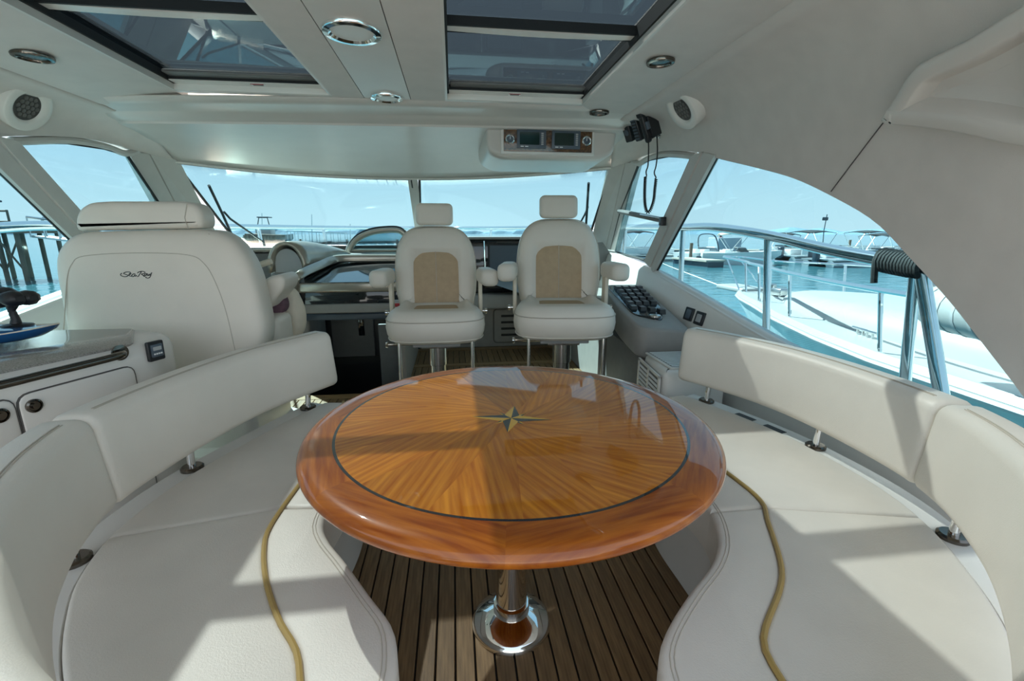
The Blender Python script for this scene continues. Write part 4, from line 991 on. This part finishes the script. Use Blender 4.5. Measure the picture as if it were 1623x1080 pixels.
p, n, u_, v_ = panelframe(1056, 212)
t_ = thing('coat_hook', 'small chrome hook beside the radio handset', 'hook', p)
part('plate', MB().lathe([(.014, 0), (.014, .004), (.008, .006)], 14, p, n), 'chrome', t_)
part('peg', MB().tube([p, p+n*.03, p+n*.036+Vector((0, 0, .015))], .006, 8), 'chrome', t_)

# ================================================================== OUTSIDE
ZW = -1.1
def wat():
    m = bpy.data.materials.new('harbour_water'); m.use_nodes = True; t = m.node_tree; b = t.nodes['Principled BSDF']; L = t.links
    b.inputs['Base Color'].default_value = (.055, .17, .205, 1); b.inputs['Roughness'].default_value = .07; b.inputs['IOR'].default_value = 1.33
    c = t.nodes.new('ShaderNodeTexCoord'); mp = t.nodes.new('ShaderNodeMapping'); mp.inputs['Scale'].default_value = (1, 1.6, 1); L.new(c.outputs['Object'], mp.inputs[0])
    n1 = t.nodes.new('ShaderNodeTexNoise'); n1.inputs['Scale'].default_value = .9; n1.inputs['Detail'].default_value = 5; L.new(mp.outputs[0], n1.inputs[0])
    bp = t.nodes.new('ShaderNodeBump'); bp.inputs['Strength'].default_value = .6; bp.inputs['Distance'].default_value = .12
    L.new(n1.outputs[0], bp.inputs['Height']); L.new(bp.outputs[0], b.inputs['Normal']); return m
M['water'] = wat()
wm_ = MB().box(-4000, 4000, -600, 5000, ZW-3, ZW)
wo_ = link('water', wm_, 'water', smooth=False); wo_['kind'] = 'stuff'; tag(wo_, 'calm blue green harbour water around the boats', 'water')
M['shore'] = mat('hazy_trees', (.16, .26, .33), .9, noise=.15, nscale=.02)
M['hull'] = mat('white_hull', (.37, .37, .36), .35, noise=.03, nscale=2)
M['hullsh'] = mat('shaded_white_hull', (.52, .56, .56), .25, noise=.12, nscale=3)  # white yacht hull: shade and water reflection put into a grey-green base
M['hulln'] = mat('dark_hull', (.04, .06, .08), .25)
M['canvas_b'] = mat('black_canvas', (.025, .03, .035), .8, noise=.1)
M['canvas_t'] = mat('tan_canvas', (.55, .47, .36), .8, noise=.06)
M['wood'] = mat('weathered_timber', (.16, .125, .095), .85, noise=.35, nscale=3, stretch=(1, 1, .3))
M['dock'] = mat('dock_boards', (.42, .37, .31), .8, noise=.15, nscale=2)
M['alu'] = mat('aluminium', (.62, .64, .65), .35, metal=.8)
M['shed'] = mat('painted_shed', (.35, .40, .45), .7)
sh = MB(); rows = []; random.seed(11)
NA = 260
for i in range(NA+1):
    az = R(-62)+R(150)*i/NA; D = 1500+180*math.sin(az*5)
    hgt = 11+3.5*math.sin(i*.37)+2.5*math.sin(i*1.13+1)+random.uniform(-1.6, 1.6)
    d = Vector((math.sin(az), math.cos(az), 0)); rows.append([d*D+Vector((0, 0, ZW)), d*(D+15)+Vector((0, 0, hgt*.75)), d*(D+40)+Vector((0, 0, hgt)), d*(D+160)+Vector((0, 0, hgt*.8)), d*(D+170)+Vector((0, 0, ZW))])
sh.loft(rows); tag(link('far_shore', sh, 'shore', smooth=False), 'low hazy wooded shoreline across the water', 'shoreline')

# ---- our own decks, rails, wipers
own = thing('boat_deck', 'white side decks and foredeck of the boat outside the windows', 'deck', (-.37, 6, -.5))
CL = -.37
dk_y = [-1.0, 1.0, 2.5, 4.0, 5.2, 6.5, 8.0, 9.3, 10.2, 10.8]
dk_h = [2.42, 2.45, 2.46, 2.45, 2.38, 2.18, 1.75, 1.15, .55, .05]
for s in (1, -1):
    rows = []
    for y, h_ in zip(dk_y, dk_h):
        if y < 5: xi = side_x(y, .6, 1)+.37+.03
        else: xi = 0.0
        dz = .36 if s > 0 else .56
        zin = dz if y < 5 else .98-.05*(y-5)
        X = lambda v: CL+s*v
        rows.append([Vector((X(xi), y, zin)), Vector((X(xi+(h_-xi)*.7), y, dz if y < 5 else .75-.02*(y-5))), Vector((X(h_-.06), y, dz)), Vector((X(h_-.05), y, dz+.07)), Vector((X(h_+.0), y, dz+.07)), Vector((X(h_+.03), y, dz+.04)), Vector((X(h_*.9), y, -.6)), Vector((X(h_*.8), y, ZW-.3))])
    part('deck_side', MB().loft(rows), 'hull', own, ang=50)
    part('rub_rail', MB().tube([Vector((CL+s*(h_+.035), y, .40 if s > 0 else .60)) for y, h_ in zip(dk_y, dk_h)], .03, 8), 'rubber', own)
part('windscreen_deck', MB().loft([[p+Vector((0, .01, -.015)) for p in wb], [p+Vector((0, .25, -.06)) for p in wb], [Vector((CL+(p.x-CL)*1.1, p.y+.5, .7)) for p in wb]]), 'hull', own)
# aft cockpit sole and coamings behind the cabin
cp = MB().box(-2.3, 1.56, -3.2, -.4, -.25, -.013).box(-2.75, -2.3, -3.2, -.4, -.25, .6).box(1.56, 2.05, -3.2, -.4, -.25, .6).box(-2.75, 2.05, -3.5, -3.2, -.25, .55)
part('cockpit', cp, 'hull', own, smooth=False)
rl = [(2.0, .9, 1.06), (2.0, 1.64, 1.10), (2.0, 1.96, 1.13), (2.0, 2.31, 1.17), (2.0, 2.8, 1.24), (2.0, 3.4, 1.295), (2.0, 3.9, 1.30), (1.98, 4.65, 1.31), (1.93, 5.22, 1.32), (1.75, 6.5, 1.33), (1.35, 8.0, 1.34), (.75, 9.3, 1.35), (.2, 10.2, 1.36), (-.37, 10.6, 1.36)]
for s, lab in ((1, 'stainless bow rail with wound black rope outside the arched side window'), (-1, 'stainless bow rail outside the window behind the galley cabinet')):
    f_ = (lambda p: Vector(p)) if s > 0 else mir
    t = thing('bow_rail', lab, 'rail', f_((2.0, 3.0, .56)))
    part('top_rail', MB().tube([f_(p) for p in crv(rl, 6)], .032, 12), 'chrome', t)
    for (a, b) in (((2.0, 2.76, 1.24), (2.0, 2.62, .56)), ((2.0, 1.77, 1.11), (2.0, 1.69, .56)), ((2.0, 3.88, 1.29), (2.0, 3.80, .56)), ((1.94, 5.1, 1.31), (1.9, 5.05, .60)), ((1.76, 6.45, 1.32), (1.7, 6.4, .60)), ((1.36, 8.0, 1.33), (1.3, 7.95, .60)), ((.76, 9.3, 1.34), (.7, 9.25, .60))):
        b = (b[0], b[1], (.40 if s > 0 else .56) if b[1] < 5 else .60); part('stanchion', MB().tube([f_(a), f_(b)], .023, 10), 'chrome', t)
    part('brace', MB().tube([f_((2.0, 1.74, 1.09)), f_((2.0, 1.48, .40 if s > 0 else .56))], .028, 12), 'chrome', t)
# rope wound round the starboard rail
rc = crv(rl, 6); seg = [p for p in crv([(2.0, 1.72, 1.108), (2.0, 1.82, 1.116), (2.0, 1.93, 1.127)], 80)]
hx = [p+Vector((.046*math.cos(i*2*PI/12), 0, .046*math.sin(i*2*PI/12))) for i, p in enumerate(seg)]
rp_ = thing('mooring_rope', 'black rope coiled round the starboard bow rail with a hanging tail', 'rope', (2.0, 1.85, 1.0))
part('coils', MB().tube(hx, .013, 6), 'rope', rp_)
part('tail', MB().tube([hx[-1], AX(1388, 412, 1.96), AX(1386, 430, 1.96), AX(1385, 449, 1.96)], .014, 8), 'rope', rp_)
# wipers outside the glass
wtree2 = bvh(pane_between(wt, wb))
def outside(x, y, d=.03): p, n = hit(wtree2, x, y); return p+ray(x, y).normalized()*d
for i, (bl_, arm, lab) in enumerate((([(331, 294), (352, 338), (374, 387)], [(355, 336), (365, 347), (395, 368), (420, 386)], 'windscreen wiper in front of the companion seat'), ([(933, 290), (931, 322), (929, 355)], [(932, 328), (927, 340), (915, 362)], 'windscreen wiper in front of the helm chair by the switch pod'))):
    t = thing('wiper', lab, 'wiper', outside(*arm[-1]))
    part('blade', MB().tube([outside(*q) for q in bl_], .012, 6), 'rubber', t)
    part('blade_carrier', MB().tube([outside(*q, .05) for q in bl_], .008, 6), 'champ', t)
    part('arm', MB().tube([outside(*q, .07) for q in arm], .010, 6), 'black', t)

# ---- neighbouring yacht to starboard
ny = thing('neighbour_yacht', 'white motor yacht bow with rails berthed alongside', 'yacht', (6.6, 5, ZW))
nx = 6.6
ng = [(9.75, .0), (9.55, .22), (9.2, .48), (8.6, .78), (7.72, 1.10), (6.44, 1.62), (5.12, 2.03), (4.12, 2.25), (3.33, 2.32), (2.4, 2.40), (1.0, 2.45), (-1, 2.45)]
rows = []
for y, h_ in ng:
    hw = max(0, h_*.78-.1*(1 if h_ > .3 else 0)); yb = y-.75*max(0, 1-(9.75-y)/6)
    row = [Vector((nx-hw*.8, yb, ZW-.2)), Vector((nx-hw, yb, ZW)), Vector((nx-(hw+h_)/2-.02, (y+yb)/2, -.5)), Vector((nx-h_*.985, y, -.12)), Vector((nx-h_, y, -.04))]
    rows.append(row+[Vector((2*nx-p.x, p.y, p.z)) for p in reversed(row)])
part('hull', MB().loft(rows), 'hullsh', ny, ang=60)
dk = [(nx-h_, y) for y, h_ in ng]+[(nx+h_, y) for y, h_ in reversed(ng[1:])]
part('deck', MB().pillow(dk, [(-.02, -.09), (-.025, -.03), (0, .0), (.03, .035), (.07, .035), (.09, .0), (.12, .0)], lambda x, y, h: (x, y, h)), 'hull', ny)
part('rub_rail', MB().tube([Vector((nx-h_-.02, y, -.07)) for y, h_ in ng], .03, 6), 'lgrey', ny)
tk = [(0, 8.1), (.45, 7.85), (.85, 7.2), (1.15, 6.2), (1.42, 5.0), (1.6, 3.8), (1.7, 2.6), (1.75, -.9)]
tko = [(nx-a, b) for a, b in tk]+[(nx+a, b) for a, b in reversed(tk[1:])]
part('trunk_deck', MB().pillow(tko, [(0, 0), (.02, .06), (.08, .13), (.2, .18), (.35, .20)], lambda x, y, h: (x, y, h*(1+.18*(8.1-y)))), 'hull', ny, ang=60)
part('bow_platform', MB().rbox(nx-.3, nx+.3, 9.3, 10.35, -.05, .06, .04), 'hull', ny)
nr = [(nx-h_+.10, y, .66) for y, h_ in ng[2:-1]]; nr = [(nx, 10.35, .70), (nx-.22, 10.25, .70)]+nr
nrl = crv(nr, 5); part('rail', MB().tube(nrl, .03, 8), 'chrome', ny)
part('rail', MB().tube([Vector((2*nx-p.x, p.y, p.z)) for p in nrl], .02, 8), 'chrome', ny)
for y, h_ in ((9.3, .40), (8.0, 1.0), (6.4, 1.62), (4.3, 2.2), (2.5, 2.38)):
    for s in (-1, 1): part('rail_stanchion', MB().tube([(nx+s*(h_-.10), y, .65), (nx+s*(h_-.12), y-.1, 0.0)], .024, 8), 'chrome', ny)
part('rail_brace', MB().tube([(nx-.3, 9.4, .0), (nx-.15, 10.25, .68)], .016, 8), 'chrome', ny); part('rail_brace', MB().tube([(nx+.3, 9.4, .0), (nx+.15, 10.25, .68)], .016, 8), 'chrome', ny)
for (x, y) in ((1241, 460), (1363, 530), (1378, 535)):
    c = AZ(x, y, 0.01)
    cl = part('cleat', MB().tube([c+Vector((-.03, -.12, .07)), c+Vector((0, .12, .07))], .016, 8).tube([c+Vector((0, -.04, 0)), c+Vector((0, -.04, .07))], .015, 6).tube([c+Vector((0, .04, 0)), c+Vector((0, .04, .07))], .015, 6), 'steel', ny)
part('anchor_windlass', MB().rbox(nx-.12, nx+.12, 8.35, 8.65, .0, .16, .03).lathe([(.07, .0), (.07, .2), (.04, .22)], 14, (nx+.05, 8.8, 0)), 'steel', ny)
part('grab_rail', MB().tube([AZ(1472, 485, .62), AZ(1545, 490, .62), AZ(1552, 488, .55)], .018, 8), 'hull', ny)
# inflatable tender on the foredeck
tn = thing('inflatable_tender', 'white rolled inflatable strapped on the foredeck of the neighbouring yacht', 'inflatable', AZ(1530, 515, .42))
c0, c1 = AZ(1478, 484, .62), AZ(1600, 508, .62); ax_ = c1-c0
part('tube', MB().tube([c0+ax_*t_/12 for t_ in range(13)], [.13, .185, .195, .192, .195, .192, .195, .192, .195, .192, .195, .185, .13], 18), 'hull', tn)
for t_ in (.2, .42, .64, .86):
    cc = c0+ax_*t_; part('strap', MB().tube([cc-ax_.normalized()*.015, cc+ax_.normalized()*.015], .198, 20), 'lgrey', tn)
part('valve_cone', MB().tube([c0+Vector((0, 0, .05)), c0+Vector((-.05, .1, .26))], [.08, .04], 12), 'hull', tn)
part('handle', MB().tube([c0+ax_*.5+Vector((-.2, -.2, .06)), c0+ax_*.55+Vector((-.24, -.22, .0)), c0+ax_*.6+Vector((-.2, -.2, -.06))], .014, 6), 'black', tn)
# mooring line from the yacht's bow
solo('mooring_line', MB().tube(crv([(nx-.25, 10.36, .03), Vector((nx-.25, 10.36, .03)).lerp(AZ(1030, 408, -.7), .5)-Vector((0, 0, .05)), AZ(1030, 408, -.7)], 8), .014, 6), 'wline', 'pale mooring line running from the neighbouring yacht over the water', 'mooring line')

# ---- small boats at the floating docks
def hull_rows(L, B, F, sheer=.25):
    rows = []
    for k in range(11):
        t = k/10; y = -L/2+L*t; b = B/2*(1-max(0, (t-.45)/.55)**2.2)*(.92+.08*min(1, t*4)); f = F*(1+sheer*t*t); yb = y-(.18*L*max(0, (t-.6)/.4)**1.5 if t > .6 else 0)
        row = [Vector((-b*.72, yb, -.15)), Vector((-b*.8, yb, .08)), Vector((-b*.95, y, f*.7)), Vector((-b, y, f))]
        rows.append(row+[Vector((-p.x, p.y, p.z)) for p in reversed(row)])
    return rows
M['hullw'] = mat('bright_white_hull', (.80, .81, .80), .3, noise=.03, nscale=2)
def small_boat(loc, rz, L, B, F, hullm, top, label, kind='runabout'):
    t = thing('moored_boat', label, 'boat', (loc[0], loc[1], ZW), rz, 'small boats at the floating docks')
    P = lambda n, mb, m, par=t, **k: part(n, mb, m, par, world=False, **k)
    if kind == 'pontoon':
        for s in (-1, 1): P('pontoon', MB().tube([(s*B*.36, -L/2, .18), (s*B*.36, L*.38, .18), (s*B*.36, L/2, .34)], [.30, .30, .08], 12), 'alu')
        P('deck', MB().box(-B/2, B/2, -L/2, L*.46, .46, .56), 'alu', smooth=False)
        for s in (-1, 1):
            P('fence_panel', MB().rbox(s*B*.47-.02, s*B*.47+.02, -L*.42, L*.40, .62, 1.08, .01), hullm)
            P('fence_rail', MB().tube([(s*B*.47, -L*.43, 1.15), (s*B*.47, L*.42, 1.15)], .025, 6), 'alu')
        P('fence_panel', MB().rbox(-B*.45, B*.45, L*.40, L*.42, .62, 1.08, .01), hullm)
        P('bench', MB().rbox(-B*.4, -B*.15, -L*.3, L*.25, .56, 1.0, .06), 'hullw'); P('bench', MB().rbox(B*.12, B*.4, L*.0, L*.35, .56, 1.0, .06), 'hullw')
        P('outboard', MB().rbox(-.18, .18, -L/2-.45, -L/2-.02, .35, 1.25, .1), 'hulln')
    else:
        P('hullw', MB().loft(hull_rows(L, B, F), False, True), hullm, ang=60)
        P('deck', MB().loft([[Vector((p.x*.96, p.y, p.z-.02)) for p in (r_[3], r_[4])] for r_ in hull_rows(L, B, F)][5:]), 'hullw')
        P('coaming', MB().tube([r_[3] for r_ in hull_rows(L, B, F)]+[r_[4] for r_ in reversed(hull_rows(L, B, F))], .05, 6), 'hullw')
        P('sole', MB().box(-B*.4, B*.4, -L*.47, L*.05, F*.25, F*.32), 'lgrey', smooth=False)
        ws = P('windscreen', MB().loft([[Vector((-B*.40, -L*.02, F+.03)), Vector((-B*.25, L*.10, F+.03)), Vector((B*.25, L*.10, F+.03)), Vector((B*.40, -L*.02, F+.03))], [Vector((-B*.36, -L*.07, F+.42)), Vector((-B*.22, L*.04, F+.42)), Vector((B*.22, L*.04, F+.42)), Vector((B*.36, -L*.07, F+.42))]]), 'smoke')
        P('windscreen_frame', MB().tube([(-B*.36, -L*.07, F+.42), (-B*.22, L*.04, F+.42), (B*.22, L*.04, F+.42), (B*.36, -L*.07, F+.42)], .025, 6), 'alu', ws)
        for s in (-1, 1): P('seat', MB().rbox(s*B*.2-.25, s*B*.2+.25, -L*.22, -L*.12, F*.35, F+.28, .05), 'hullw')
        P('stern_drive', MB().rbox(-.22, .22, -L/2-.4, -L/2-.01, .1, F*.7, .08), 'hulln')
    zt_ = (2.35 if kind == 'pontoon' else F+1.35)
    if top in ('canvas_b', 'canvas_t'):
        y0, y1 = (-L*.28, L*.12) if kind == 'pontoon' else (-L*.30, L*.06)
        rws = []
        for j in range(9):
            tt = j/8; rws.append([Vector((-B*.48+B*.96*i/8, y0+(y1-y0)*tt, zt_+.16*math.sin(PI*i/8)+.12*math.sin(PI*tt))) for i in range(9)])
        c = P('bimini', MB().loft(rws), top); md = c.modifiers.new('solid', 'SOLIDIFY'); md.thickness = .035
        zb = .6 if kind == 'pontoon' else F
        for s in (-1, 1):
            for yy in (y0+.05, y1-.05): P('bimini_strut', MB().tube([(s*B*.47, (y0+y1)/2, zb), (s*B*.47, yy, zt_+.02)], .025, 6), 'alu', c)
    elif top == 'tower':
        P('tower', MB().tube(crv([(-B*.46, 0, F), (-B*.42, -L*.05, F+1.0), (-B*.3, -L*.07, F+1.45), (0, -L*.075, F+1.55), (B*.3, -L*.07, F+1.45), (B*.42, -L*.05, F+1.0), (B*.46, 0, F)], 4), .05, 8), 'hulln')
    return t
bw = lambda x, y: AZ(x, y, ZW)
small_boat(bw(1122, 414), R(-70), 6.2, 2.3, .75, 'hullw', 'tower', 'white runabout with dark arched tower lying against the floating dock')
small_boat(bw(1172, 419), R(-115), 5.6, 2.2, .85, 'hullw', 'canvas_t', 'white runabout with tan canvas top moored at the end of the floating dock')
small_boat(bw(1010, 413), R(-80), 7.0, 2.5, .8, 'hullw', 'canvas_b', 'white pontoon boat with dark top seen through the quarter window', 'pontoon')
small_boat(bw(975, 408), R(-80), 6.0, 2.3, .8, 'hullw', 'canvas_b', 'white runabout with dark top moored beyond the front window pillar')
small_boat(bw(1287, 414), R(-75), 7.5, 2.6, .8, 'hullw', 'canvas_b', 'white pontoon boat with a long low black top', 'pontoon')
small_boat(bw(1345, 421), R(-75), 7.0, 2.5, .8, 'hulln', None, 'dark pontoon boat without a top between two canvas topped ones', 'pontoon')
small_boat(bw(1375, 409), R(-80), 7.5, 2.6, .8, 'hullw', 'canvas_b', 'pontoon boat with a wide black top and slanted silver struts', 'pontoon')
small_boat(bw(1400, 416), R(-75), 6.5, 2.4, .75, 'hullw', 'canvas_b', 'white runabout with black top next to the rope on the rail')
small_boat(bw(1243, 409), R(-60), 6.0, 2.3, .8, 'hulln', 'canvas_b', 'dark runabout with black top behind the bow pulpit of the neighbouring yacht')
small_boat(bw(1468, 411), R(-75), 7.0, 2.5, .8, 'hullw', 'canvas_b', 'white pontoon boat with black top half hidden by the window arch', 'pontoon')
def dock(a, b, wd_, label):
    a = Vector(a); b = Vector(b); d = (b-a); L = d.length; d.normalize(); n = Vector((-d.y, d.x, 0))
    t = thing('floating_dock', label, 'dock', a.lerp(b, .5))
    part('deck', slab([a+n*wd_/2+Vector((0, 0, .38)), b+n*wd_/2+Vector((0, 0, .38)), b-n*wd_/2+Vector((0, 0, .38)), a-n*wd_/2+Vector((0, 0, .38))], .12, (0, 0, 1)), 'dock', t, smooth=False)
    part('float', slab([a+n*wd_*.4+Vector((0, 0, -.1)), b+n*wd_*.4+Vector((0, 0, -.1)), b-n*wd_*.4+Vector((0, 0, -.1)), a-n*wd_*.4+Vector((0, 0, -.1))], .48, (0, 0, 1)), 'hulln', t, smooth=False)
    k = 0
    while k*7 < L:
        c = a+d*(k*7)+n*wd_*.55; part('pile', MB().tube([c+Vector((0, 0, -1)), c+Vector((0, 0, 1.6))], .13, 8), 'wood', t); k += 1
dock(bw(1078, 418), bw(1134, 424), 1.6, 'floating dock finger with grey boards beside the runabout with the arched tower')
dock(bw(960, 402), bw(1500, 404), 2.2, 'long floating dock behind the row of pontoon boats')
db = bw(1146, 406); solo('dock_shed', MB().rbox(db.x-1.3, db.x+1.3, db.y-1, db.y+1, ZW+.5, ZW+1.9, .05, 1), 'shed', 'grey boxy dock shed behind the runabouts', 'shed')
bc = bw(1142, 378); by = thing('channel_buoy', 'small dark channel marker buoy far out on the water', 'buoy', bc)
part('float', MB().lathe([(.9, -.2), (.9, .5), (.3, .7)], 12, bc), 'red', by); part('tower', MB().tube([bc+Vector((0, 0, .6)), bc+Vector((0, 0, 2.8))], [.6, .25], 8), 'hulln', by)
ap = bw(1302, 410)
at = thing('antenna_mast', 'thin tall antenna mast rising from the moored boats', 'mast', ap)
part('mast', MB().tube([ap, AY(1306, 365, ap.y), AY(1311, 340, ap.y)], .04, 6), 'hulln', at); part('vane', MB().rbox(*[v for a in zip(AY(1308, 347, ap.y)-Vector((.3, .05, .15)), AY(1308, 347, ap.y)+Vector((.3, .05, .15))) for v in a], .04, 1), 'hulln', at)

# ---- pier and docks to port
pr = thing('timber_pier', 'dark timber pier on cross braced piles beyond the galley window', 'pier', AZ(20, 446, ZW))
P0 = AZ(-40, 447, ZW); P1 = AZ(44, 446, ZW); pd = (P1-P0).normalized(); pnn = Vector((-pd.y, pd.x, 0)); zd = AY(40, 370, P1.y).z
for k in range(7):
    for j in range(2):
        c = P1-pd*(k*.85)+pnn*j*2.4
        part('pile', MB().tube([c+Vector((0, 0, -1)), c+Vector((0, 0, zd-ZW+(.5 if j == 0 else 0)))], .10, 8), 'wood', pr)
    if k < 6:
        a = P1-pd*(k*.85); b = P1-pd*((k+1)*.85)
        part('cross_brace', MB().tube([a+Vector((0, 0, .5)), b+Vector((0, 0, zd-ZW-.3))], .045, 5), 'wood', pr); part('cross_brace', MB().tube([b+Vector((0, 0, .5)), a+Vector((0, 0, zd-ZW-.3))], .045, 5), 'wood', pr)
e0 = P1+pd*.2; e1 = P0-pd*3
part('pier_deck', slab([e0-pnn*.3+Vector((0, 0, zd-ZW)), e1-pnn*.3+Vector((0, 0, zd-ZW)), e1+pnn*2.7+Vector((0, 0, zd-ZW)), e0+pnn*2.7+Vector((0, 0, zd-ZW))], .18, (0, 0, 1)), 'wood', pr, smooth=False)
for k in range(6):
    c = P1-pd*(k*.8)-pnn*.2+Vector((0, 0, zd-ZW)); part('railing_post', MB().tube([c, c+Vector((0, 0, 1.1))], .05, 5), 'wood', pr)
for h_ in (.55, 1.05): part('railing', MB().tube([P1-pnn*.2+Vector((0, 0, zd-ZW+h_)), e1-pnn*.2+Vector((0, 0, zd-ZW+h_))], .05, 5), 'wood', pr)
lp = P1-pd*1.0+Vector((0, 0, zd-ZW))
ll = thing('pier_lamp', 'dark lamp post with a short arm on the timber pier', 'lamp post', lp)
part('post', MB().tube([lp, lp+Vector((0, 0, 2.0))], .09, 6), 'hulln', ll); part('arm', MB().tube([lp+Vector((0, 0, 1.6)), lp+pd*.7+Vector((0, 0, 1.5))], .05, 5), 'hulln', ll)
lp = P1-pd*2.0+Vector((0, 0, zd-ZW)); solo('pier_pole', MB().tube([lp, lp-pd*1.2+Vector((0, 0, 5.5))], [.14, .06], 6), 'wood', 'leaning timber pole rising from the timber pier', 'pole')
def gangway(a, b, hgt, label, nm='gangway'):
    a = Vector(a); b = Vector(b); t = thing(nm, label, 'gangway', a); d = b-a; n = Vector((-d.y, d.x, 0)).normalized()
    part('walkway', slab([a-n*.5, b-n*.5, b+n*.5, a+n*.5], .1, (0, 0, 1)), 'alu', t, smooth=False)
    for s in (-1, 1):
        part('top_chord', MB().tube([a+n*s*.5+Vector((0, 0, hgt)), b+n*s*.5+Vector((0, 0, hgt))], .05, 5), 'alu', t)
        for k in range(9): c = a+d*(k/8)+n*s*.5; part('upright', MB().tube([c, c+Vector((0, 0, hgt))], .035, 5), 'alu', t)
gangway(e0+pnn*1.0+Vector((0, 0, zd-ZW-.2)), e0+pnn*1.2+pd*5+Vector((0, 0, zd-ZW-.9)), 1.0, 'sloping metal gangway leaving the timber pier')
gy = 48
gangway(AY(460, 388, gy), AY(550, 391, gy), 1.3, 'white metal gangway with railings over the water ahead of the bow')
dock(AZ(330, 398, ZW), AZ(640, 402, ZW), 2.4, 'long floating dock ahead of the bow')
wf = thing('wharf', 'dark timber wharf on piles far ahead of the bow', 'wharf', AY(415, 386, 70))
a = AY(388, 375, 70); b = AY(436, 377, 70); d = b-a
part('wharf_deck', slab([a, b, b+Vector((0, 4, 0)), a+Vector((0, 4, 0))], .4, (0, 0, 1)), 'wood', wf, smooth=False)
for k in range(10):
    c = a+d*(k/9); part('pile', MB().tube([Vector((c.x, c.y, ZW-1)), c+Vector((0, 0, .2))], .2, 6), 'wood', wf)
c = AY(400, 370, 70); tw = thing('pilot_boat', 'white boat with a dark tower standing behind the wharf', 'boat', Vector((c.x, 75, ZW)))
tb0 = Vector((c.x, 75, ZW))
part('hull', MB().loft([[tb0+Vector((p.y*1.1, p.x, p.z)) for p in r_] for r_ in hull_rows(7, 2.6, 1.8)], False, True), 'hull', tw)
part('cabin', MB().rbox(tb0.x-1.2, tb0.x+1.0, tb0.y-1, tb0.y+1, ZW+1.7, ZW+3.2, .15), 'hull', tw)
part('tower_frame', MB().tube([tb0+Vector((-.9, -.8, 3.1)), tb0+Vector((-.6, -.6, 4.6)), tb0+Vector((.6, -.6, 4.6)), tb0+Vector((.9, -.8, 3.1))], .08, 5).box(tb0.x-.8, tb0.x+.8, tb0.y-.8, tb0.y+.8, ZW+4.6, ZW+4.75), 'hulln', tw)
bb = AZ(520, 399, ZW); small_boat(bb, R(80), 5.5, 2.2, .9, 'hulln', None, 'dark blue runabout moored ahead of the bow near the gangway')
for x, y0_, y1_, lab in ((415, 338, 376, 'thin sailing mast beside the wharf'), (494, 340, 376, 'thin sailing mast rising behind the white gangway'), (555, 355, 378, 'short channel post standing between gangway and dash hoop')):
    c = AY(x, y1_+8, 80); solo('mast', MB().tube([Vector((c.x, 80, ZW)), AY(x, y0_, 80)], [.10, .05], 6), 'alu', lab, 'mast')
